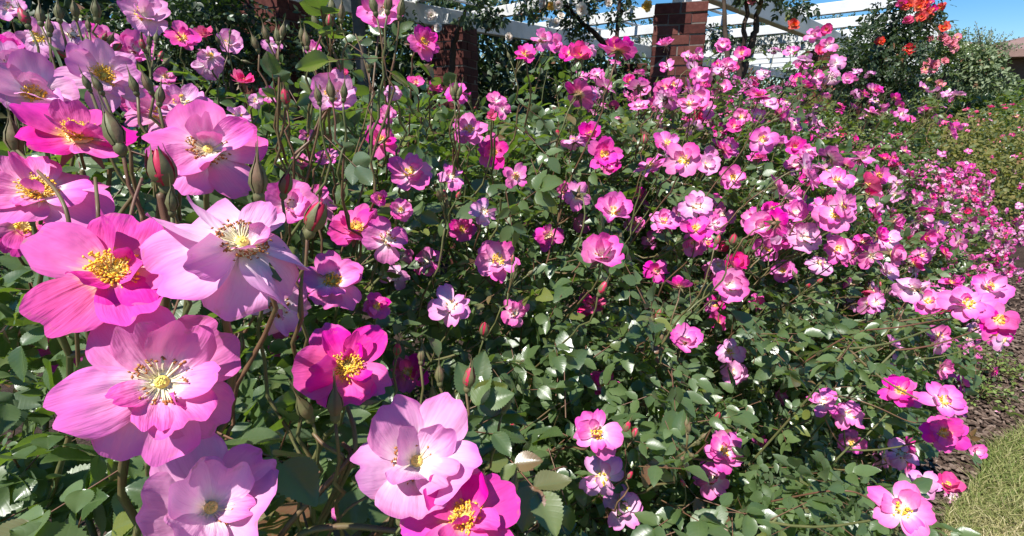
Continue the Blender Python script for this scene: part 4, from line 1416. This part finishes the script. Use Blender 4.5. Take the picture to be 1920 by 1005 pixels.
gb = P(1150, 150, 4.3)
climber("climbing rose with cream and yellow blooms over the pergola left of the front brick pillar", gb,
        [blob_px(1030, 3, 3.9, 66, 22), blob_px(1085, 30, 4.1, 36, 34), blob_px(1162, 10, 4.2, 28, 30), blob_px(1100, 85, 4.4, 32, 18), (PG(-0.9, 1.7, TOPZ + .62), (1.8, 2.2, .26)), blob_px(1340, 60, 5.5, 20, 12)],  # flat roof blob: out-of-view vine canopy added to shade the evergreens and pillars
        [[(gb[0], gb[1], 0), P(1150, 150, 4.3), P(1158, 60, 4.2), P(1165, -40, 4.1)], [P(1150, 100, 4.3), P(1110, 60, 4.2), P(1060, 10, 4.0)]],
        fl_px([(1020, 6, 3.3), (1032, 12, 3.3), (1046, 9, 3.3), (1052, 30, 3.4), (1042, 44, 3.4), (1212, 12, 3.6), (1140, 6, 3.5), (1090, 18, 3.4)]), ["Y", "C", "C"], 4600, M_LEAF_DARK)
climber("climber with small white globe blooms under the left end of the pergola", P(830, 120, 3.6),
        [blob_px(770, 25, 3.4, 30, 40), blob_px(905, 25, 3.6, 36, 8)],
        [[P(845, 160, 3.9), P(850, 80, 3.7), P(870, 20, 3.5)]],
        fl_px([(822, 52, 3.3), (808, 30, 3.4), (955, 70, 3.8)]), ["C"], 300, M_LEAF_DARK)
climber("dark leafed climber on the reddish pillar at the upper left", P(420, 120, 3.2),
        [blob_px(400, 20, 3.0, 90, 45), blob_px(340, 60, 3.2, 60, 60), blob_px(480, 90, 3.2, 70, 50), blob_px(250, 60, 3.2, 80, 60), blob_px(620, 90, 3.4, 60, 60)],
        [[(P(420, 120, 3.2)[0], P(420, 120, 3.2)[1], 0), P(430, 100, 3.2), P(425, -20, 3.1)]],
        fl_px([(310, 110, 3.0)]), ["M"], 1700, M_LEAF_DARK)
climber("bare stemmed climber with a few thin dark canes right of the front brick pillar", P(1385, 160, 3.9),
        [blob_px(1490, 6, 3.5, 22, 8), blob_px(1430, -30, 3.3, 60, 14)],
        [[(P(1375, 200, 3.6)[0], P(1375, 200, 3.6)[1], 0), P(1362, 180, 3.6), P(1362, 80, 3.5), P(1356, -20, 3.4)],
         [(P(1390, 200, 3.6)[0], P(1390, 200, 3.6)[1], 0), P(1385, 160, 3.6), P(1395, 75, 3.5), P(1403, -20, 3.4)],
         [P(1388, 150, 3.6), P(1415, 68, 3.5), P(1418, 30, 3.5), P(1430, -20, 3.4)]],
        fl_px([(1408, 2, 3.3)]), ["K"], 300, M_LEAF_DARK)
ob = P(1640, 190, 4.6)
climber("large climbing rose with orange and red blooms at the middle of the pergola", ob,
        [blob_px(1640, 110, 4.4, 90, 65), blob_px(1680, 70, 4.4, 65, 60), blob_px(1700, 25, 4.4, 55, 40), blob_px(1590, 130, 4.3, 50, 45), blob_px(1680, 160, 4.5, 60, 45), (PG(5.5, 1.5, TOPZ + .48), (2.6, 1.5, .16))],  # flat roof blob: vines added to fill gaps and dapple the far rafters with shade
        [[(ob[0], ob[1], 0), P(1640, 190, 4.6), P(1660, 100, 4.5), P(1690, 20, 4.4)], [(ob[0] + .15, ob[1], 0), P(1600, 180, 4.5), P(1590, 100, 4.5)]],
        fl_px([(1745, 5, 4.1), (1735, 15, 4.1), (1725, 4, 4.1), (1750, 18, 4.1), (1730, 28, 4.1), (1742, 30, 4.2), (1700, 8, 4.1), (1690, 4, 4.1), (1705, 40, 4.1), (1698, 36, 4.1), (1770, 52, 4.2), (1765, 14, 4.2), (1486, 48, 3.3), (1550, 56, 3.3), (1705, 92, 4.1), (1728, 32, 4.1), (1738, 22, 4.1), (1720, 14, 4.1), (1650, 78, 4.0)]), ["O", "O", "R"], 5200, M_LEAF_DARK, R=0.05)
kb = P(1770, 150, 7.2)
climber("pale pink climbing rose at the far end of the pergola", kb,
        [blob_px(1765, 90, 7.2, 35, 35), blob_px(1745, 125, 7.2, 30, 30), blob_px(1790, 85, 7.2, 28, 20)],
        [[(kb[0], kb[1], 0), P(1770, 140, 7.2), P(1775, 80, 7.2)]],
        fl_px([(1768, 70, 6.9), (1775, 78, 6.9), (1785, 82, 6.9), (1795, 70, 6.9), (1790, 90, 6.9), (1745, 72, 6.9), (1738, 118, 6.9), (1745, 125, 6.9), (1735, 130, 6.9), (1752, 122, 6.9), (1760, 155, 6.9), (1765, 160, 6.9), (1750, 130, 6.9), (1770, 115, 6.9)]), ["K"], 900, M_LEAF_FAR, R=0.07)

# dark evergreens behind the pergola
tree_spots = [(-3.2, 6.6, 1.5, 2.9), (-1.2, 7.7, 1.5, 2.8), (0.6, 9.0, 1.5, 2.3), (-4.6, 4.9, 1.5, 2.9), (2.9, 11.5, 1.6, 2.3), (6.0, 14.5, 2.0, 2.3), (9.5, 17.0, 2.2, 2.3), (9.3, 10.9, 1.5, 1.75), (11.6, 11.2, 1.4, 1.65)]
tree_labels = ["dark evergreen behind the brick pillar at the upper left", "dark evergreen in the shade behind the left pergola end", "dark evergreen seen between the two brick pillars",
               "dark evergreen at the upper left corner behind the blooms", "dark evergreen glimpsed through the white rafters", "evergreen beyond the far white rafters behind the bare canes", "evergreen beyond the pergola behind the orange climbing rose", "low round evergreen behind the pale pink climbing rose", "low round evergreen behind the small tree with silvery twigs"]
for (x, y, r, h), lab in zip(tree_spots, tree_labels):
    tr = thing("evergreen_tree", (x, y, 0), lab, "tree", "dark evergreens behind the pergola")
    bf = Buf()
    blob_foliage(bf, [((x, y, h * .5), (r, r, h * .55)), ((x + .4, y - .3, h * .8), (r * .7, r * .7, h * .35)), ((x - .5, y + .2, h * .7), (r * .7, r * .7, h * .4))], 9000, 0.13, 2, depth=0.2, compound=False, gap=1.5)
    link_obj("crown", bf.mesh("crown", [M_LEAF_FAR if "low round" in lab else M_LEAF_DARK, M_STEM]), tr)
    sb = Buf()
    tube(sb, [(x, y, 0), (x + .05, y, h * .4), (x, y + .03, h * .8)], [0.12, 0.09, 0.05], 8, 0)
    link_obj("trunk", sb.mesh("trunk", [M_WOOD]), tr)

# pale shrub tree with silvery twigs near the house
ct = P(1836, 120, 9.0)
st = thing("small_tree", (ct[0], ct[1], 0), "small leafy tree with silvery bare twigs beside the brown house", "tree")
bf = Buf()
blob_foliage(bf, [blob_px(1834, 118, 9.0, 40, 32), blob_px(1858, 105, 9.0, 22, 20), blob_px(1812, 112, 9.0, 24, 22), blob_px(1842, 150, 9.0, 46, 30)], 3000, 0.075, 2, compound=False)
link_obj("crown", bf.mesh("crown", [M_LEAF_PALE, M_STEM]), st)
sb = Buf()
tube(sb, [(ct[0], ct[1], 0), (ct[0] + .03, ct[1], 0.8), (ct[0], ct[1], 1.6)], [0.07, 0.055, 0.03], 8, 0)
link_obj("trunk", sb.mesh("trunk", [M_WOOD]), st)
tb, tl = Buf(), Buf()
for k in range(46):
    x0 = 1842 + rng.normal(0, 22)
    a = P(x0, 95, 9.0)
    e = P(x0 + (x0 - 1842) * .8 + rng.normal(0, 9) + 8, 95 - abs(rng.normal(24, 14)), 9.0 + rng.normal(0, .2))
    q = bez(a, (a + e) / 2 + rng.normal(0, .03, 3), e, 6)
    tube(tb, q, np.linspace(.006, .0025, 6), 4, 0, (0, 0, 1, 1))
    m = 26
    f = rng.uniform(0.15, 1, m)[:, None]
    pp_ = a + (e - a) * f + rng.normal(0, .025, (m, 3))
    put_leaflets(tl, pp_, rng.normal(0, 1, (m, 3)) + UP * .6, rng.normal(0, 1, (m, 3)), np.full(m, .035), rng.uniform(.5, 1, m), 3)
link_obj("twigs", tb.mesh("twigs", [M_POST]), st)
link_obj("twig_leaves", tl.mesh("twig_leaves", [M_LEAF_PALE, M_STEM]), st)

# brown house at the right edge
hx = P(1862, 108, 13.0)
house = thing("house", (hx[0] + 3, hx[1] + 2, 0), "brown house with a low shingled roof and wide eaves at the right edge", "house")
ez = hx[2]
bf = Buf()
w0 = np.array([hx[0] + .5, hx[1] + .6, 0])
hd = unit(np.array([0.96, -0.28, 0]))
hn = np.array([-hd[1], hd[0], 0])
box(bf, w0 + hd * 4 + hn * 2.5 + UP * ez / 2, hd * 4, hn * 2.5, UP * ez / 2)
link_obj("wall", bf.mesh("wall", [M_STUCCO], False), house)
bf = Buf()
e = [w0 - hd * .6 - hn * .6, w0 + hd * 8.6 - hn * .6, w0 + hd * 8.6 + hn * 5.6, w0 - hd * .6 + hn * 5.6]
rz = ez + 0.9
rg = [w0 + hd * 2.2 + hn * 2.5, w0 + hd * 5.8 + hn * 2.5]
V = [k + UP * (ez + .20) for k in e] + [k + UP * rz for k in rg] + [k + UP * (ez + .02) for k in e]
bf.add(np.array(V), quads=[(0, 1, 5, 4), (2, 3, 4, 5), (9, 8, 7, 6)], tris=[(1, 2, 5), (3, 0, 4)], col=(0, 0, .5, 1))
bf.add(np.array(V), quads=[(6, 7, 1, 0), (7, 8, 2, 1), (8, 9, 3, 2), (9, 6, 0, 3)], col=(0, 0, .5, 1), mat=1)
link_obj("roof", bf.mesh("roof", [M_ROOF, M_FASCIA], False), house)
bf = Buf()
box(bf, w0 + hd * 1.6 - hn * .01 + UP * 1.25, hd * .8, hn * .03, UP * .65)
wf = link_obj("window", bf.mesh("window", [M_FASCIA], False), house)
bf = Buf()
box(bf, w0 + hd * 1.6 - hn * .045 + UP * 1.25, hd * .72, hn * .008, UP * .57)
link_obj("pane", bf.mesh("pane", [M_DARKGLASS], False), wf)

# far roof behind the small tree
fx = P(1790, 95, 26.0)
far = thing("far_house", (fx[0], fx[1] + 3, 0), "distant house whose brown roof slopes above the pergola end", "house")
bf = Buf()
zr0 = P(1790, 88, 26)[2]
ztop = P(1760, 50, 26)[2]
a0, a1 = P(1690, 60, 26), P(1880, 60, 26)
cx0, cx1, yy0 = a0[0], a1[0], a0[1]
box(bf, ((cx0 + cx1) / 2, yy0 + 3, zr0 / 2), ((cx1 - cx0) / 2 - .5, 0, 0), (0, 3, 0), (0, 0, zr0 / 2))
link_obj("wall", bf.mesh("wall", [M_STUCCO], False), far)
bf = Buf()
e = [(cx0, yy0 - .6, zr0), (cx1, yy0 - .6, zr0), (cx1, yy0 + 6.6, zr0), (cx0, yy0 + 6.6, zr0)]
rr = [(cx0 + 1.0, yy0 + 3, ztop), (cx0 + 2.4, yy0 + 3, ztop)]
bf.add(np.array(e + rr), quads=[(0, 1, 5, 4), (2, 3, 4, 5), (3, 2, 1, 0)], tris=[(1, 2, 5), (3, 0, 4)], col=(0, 0, .5, 1))
link_obj("roof", bf.mesh("roof", [M_ROOF], False), far)

# ------------------------------------------------------------------ ground
bf = Buf()
g = np.concatenate([-np.geomspace(900, 6, 10), np.linspace(-5, 12, 40), np.geomspace(13, 900, 10)])
X, Y = np.meshgrid(g, g)
V = np.stack([X, Y, np.zeros_like(X)], -1).reshape(-1, 3)
nearm = np.hypot(V[:, 0], V[:, 1]) < 15
V[:, 2] = np.where(nearm, 0.012 * noise3(V, 2.1), 0)
tag(link_obj("ground", bf.add(V, quads=grid_quads(len(g), len(g))).mesh("ground", [M_SOIL])), kind="structure")


def edge_s(t):
    """position of the lawn edge across the bed"""
    return 0.0 - 0.05 + 0.035 * np.sin(t * 3.1) + 0.02 * np.sin(t * 9.0 + 1) - 0.10 * np.clip(t - 2.0, 0, 3)


bf = Buf()
tt = np.concatenate([np.linspace(-6, 14, 160), np.geomspace(15, 60, 12)])
so = np.concatenate([[0], np.geomspace(0.08, 40, 16)])
V = []
for t in tt:
    for k in so:
        q = B(t, edge_s(t) - k, 0)
        q[2] = 0.02 + (0.012 * noise3(q, 2.1) if k < 12 else 0) + (0.012 if k > 0 else -0.015)
        V.append(q)
bf.add(np.array(V), quads=grid_quads(len(so), len(tt))[:, ::-1])
tag(link_obj("lawn", bf.mesh("lawn", [M_LAWN])), kind="structure")

# grass blades
N = 130000
t = 0.9 + 6.8 * rng.uniform(size=N) ** 1.5
k = rng.exponential(0.5, N)
s = edge_s(t) - k + 0.05
p = t[:, None] * T + s[:, None] * S
x, y, d = project(p + UP * .02)
ok = (x > 1600) & (x < 2700) & (y < 1300) & (y > 300)
dry = noise3(p, 2.2) * 0.5 + np.clip(k * 1.3, 0, .8)
ok &= rng.uniform(size=N) > np.clip(dry - .2, 0, .55)
p, t, k, dry = p[ok], t[ok], k[ok], dry[ok]
N = len(p)
p[:, 2] = 0.026 + 0.012 * noise3(p * np.array([1, 1, 0]), 2.1)
a = rng.uniform(0, 6.28, N)
dx = np.stack([np.cos(a), np.sin(a), np.zeros(N)], 1)
h = rng.uniform(0.012, 0.035, N) * (1.6 - np.clip(k, 0, .9))
lean = rng.normal(0, 0.6, (N, 2))
w = 0.0016 * (1 + .2 * t)
mid = p + np.stack([lean[:, 0] * h * .35, lean[:, 1] * h * .35, h * .6], 1)
tip = p + np.stack([lean[:, 0] * h * 1.2, lean[:, 1] * h * 1.2, h], 1)
V = np.stack([p - dx * w[:, None], p + dx * w[:, None], mid + dx * w[:, None] * .7, mid - dx * w[:, None] * .7, tip], 1)
off = (np.arange(N) * 5)[:, None]
C = np.zeros((N, 5, 4), np.float32)
C[:, :, 2] = np.clip(0.32 + dry * 0.6 + 0.16 + rng.normal(0, .2, N), 0, 1)[:, None]
C[:, :, 3] = 1
bf = Buf().add(V.reshape(-1, 3), quads=np.array([[0, 1, 2, 3]]) + off, tris=np.array([[3, 2, 4]]) + off, col=C.reshape(-1, 4))
tag(link_obj("grass", bf.mesh("grass", [M_GRASS])), "short half dry grass beside the mulched rose bed", "grass", kind="stuff")

# bark chips on the bed
N = 9000
t = rng.uniform(-0.6, 6.5, N)
s = rng.uniform(-0.25, 1.1, N)
s = np.where(rng.uniform(size=N) < .7, edge_s(t) + np.abs(rng.normal(0, .28, N)), s)
bf = Buf()
p = t[:, None] * T + s[:, None] * S
p[:, 2] = 0.016 + 0.012 * noise3(p, 2.1)
ax = unit(rng.normal(0, 1, (N, 3)) * np.array([1, 1, .25]))
bx = unit(np.cross(ax, UP + rng.normal(0, .3, (N, 3))))
cx = np.cross(ax, bx)
L, Wd, Hh = rng.uniform(.006, .02, (N, 1)), rng.uniform(.003, .008, (N, 1)), rng.uniform(.001, .003, (N, 1))
V = np.stack([p + sx * ax * L * (1 if sy > 0 else .8) + sy * bx * Wd + sz * cx * Hh for sz in (-1, 1) for sy in (-1, 1) for sx in (-1, 1)], 1)
Q = np.array([(0, 2, 3, 1), (4, 5, 7, 6), (0, 1, 5, 4), (2, 6, 7, 3), (0, 4, 6, 2), (1, 3, 7, 5)])
C = np.zeros((N, 8, 4), np.float32)
C[:, :, 2] = rng.uniform(size=N)[:, None]
bf.add(V.reshape(-1, 3), quads=(Q[None] + (np.arange(N) * 8)[:, None, None]).reshape(-1, 4), col=C.reshape(-1, 4))
tag(link_obj("mulch", bf.mesh("mulch", [M_CHIP], False)), "brown bark mulch under the roses", "mulch", kind="stuff")

# weeds at the lawn edge
for (x, y, lab) in [(1838, 745, "low bright green weed at the grass edge under the pink blooms"), (1872, 705, "smaller green weed farther along the grass edge")]:
    c = Gz(x, y, 0)
    r = thing("weed", (c[0], c[1], 0), lab, "weed", "weeds at the grass edge")
    bf = Buf()
    n = 260
    pos = c + rng.normal(0, .09, (n, 3)) * np.array([1, 1, 0]) + UP * rng.uniform(.01, .10, (n, 1))
    put_leaflets(bf, pos, rng.normal(0, 1, (n, 3)) + UP * .3, UP + rng.normal(0, .5, (n, 3)), rng.uniform(.015, .03, n), rng.uniform(.4, 1, n), 2)
    link_obj("foliage", bf.mesh("foliage", [M_WEED, M_STEM]), r)
    sb = Buf()
    for q in pos[::6]:
        tube(sb, [c + UP * .0, (c + q) / 2 + UP * .015, q], [.0015, .0013, .001], 4, 0)
    link_obj("stem", sb.mesh("stem", [M_STEM]), r)

# fallen petals along the bed edge
pm = []
for k in range(4):
    pv, q, cc = petal(1, .6, .2, rng.uniform(-.2, .5), .3, 0, .1, .1, 7, 6, rng)
    pm.append(Buf().add(pv * .02, quads=q, col=cc).mesh("fallen_petal", [PM["PL"[k % 2]]]))
spots = [Gz(1866, 772, 0.03), Gz(1796, 962, 0.03)]
for k in range(34):
    t = rng.uniform(1.0, 4.6)
    spots.append(B(t, edge_s(t) + rng.normal(0.02, 0.13), 0.03))
for k, c in enumerate(spots):
    o = link_obj("fallen_petal", pm[k % 4], None, frame(c, UP + rng.normal(0, .25, 3), rng.uniform(0, 6.28), rng.uniform(.6, 1.1)))
    tag(o, "small fallen pink petal lying on the mulch or grass at the bed edge", "petal", "fallen petals")

# ------------------------------------------------------------------ light
SUN = unit(np.array([-0.36, -0.42, 0.83]))
sl = bpy.data.lights.new("sun", "SUN")
sl.energy = 5.0
sl.angle = math.radians(0.5)
sl.color = (1.0, 0.965, 0.91)
so_ = bpy.data.objects.new("sun", sl)
so_.rotation_euler = Vector([float(v) for v in SUN]).to_track_quat("Z", "Y").to_euler()
COL.objects.link(so_)

world = bpy.data.worlds.new("World")
scene.world = world
world.use_nodes = True
wn = world.node_tree
bg = wn.nodes["Background"]
sky = wn.nodes.new("ShaderNodeTexSky")
sky.sky_type = "NISHITA"
sky.sun_disc = False
sky.sun_elevation = math.asin(SUN[2])
sky.sun_rotation = math.atan2(SUN[0], SUN[1])
sky.air_density = 1.0
sky.dust_density = 0.0
sky.ozone_density = 4.5
hs = wn.nodes.new("ShaderNodeHueSaturation")
hs.inputs["Saturation"].default_value = 1.35
wn.links.new(sky.outputs[0], hs.inputs["Color"])
wn.links.new(hs.outputs[0], bg.inputs["Color"])
bg.inputs["Strength"].default_value = 0.08

vs = scene.view_settings
vs.view_transform = "Standard"
vs.look = "None"
vs.exposure = 0.80
vs.gamma = 1.0
scene.render.engine = "CYCLES"
scene.cycles.max_bounces = 8
scene.cycles.diffuse_bounces = 3
scene.cycles.transmission_bounces = 4
scene.cycles.use_denoising = True
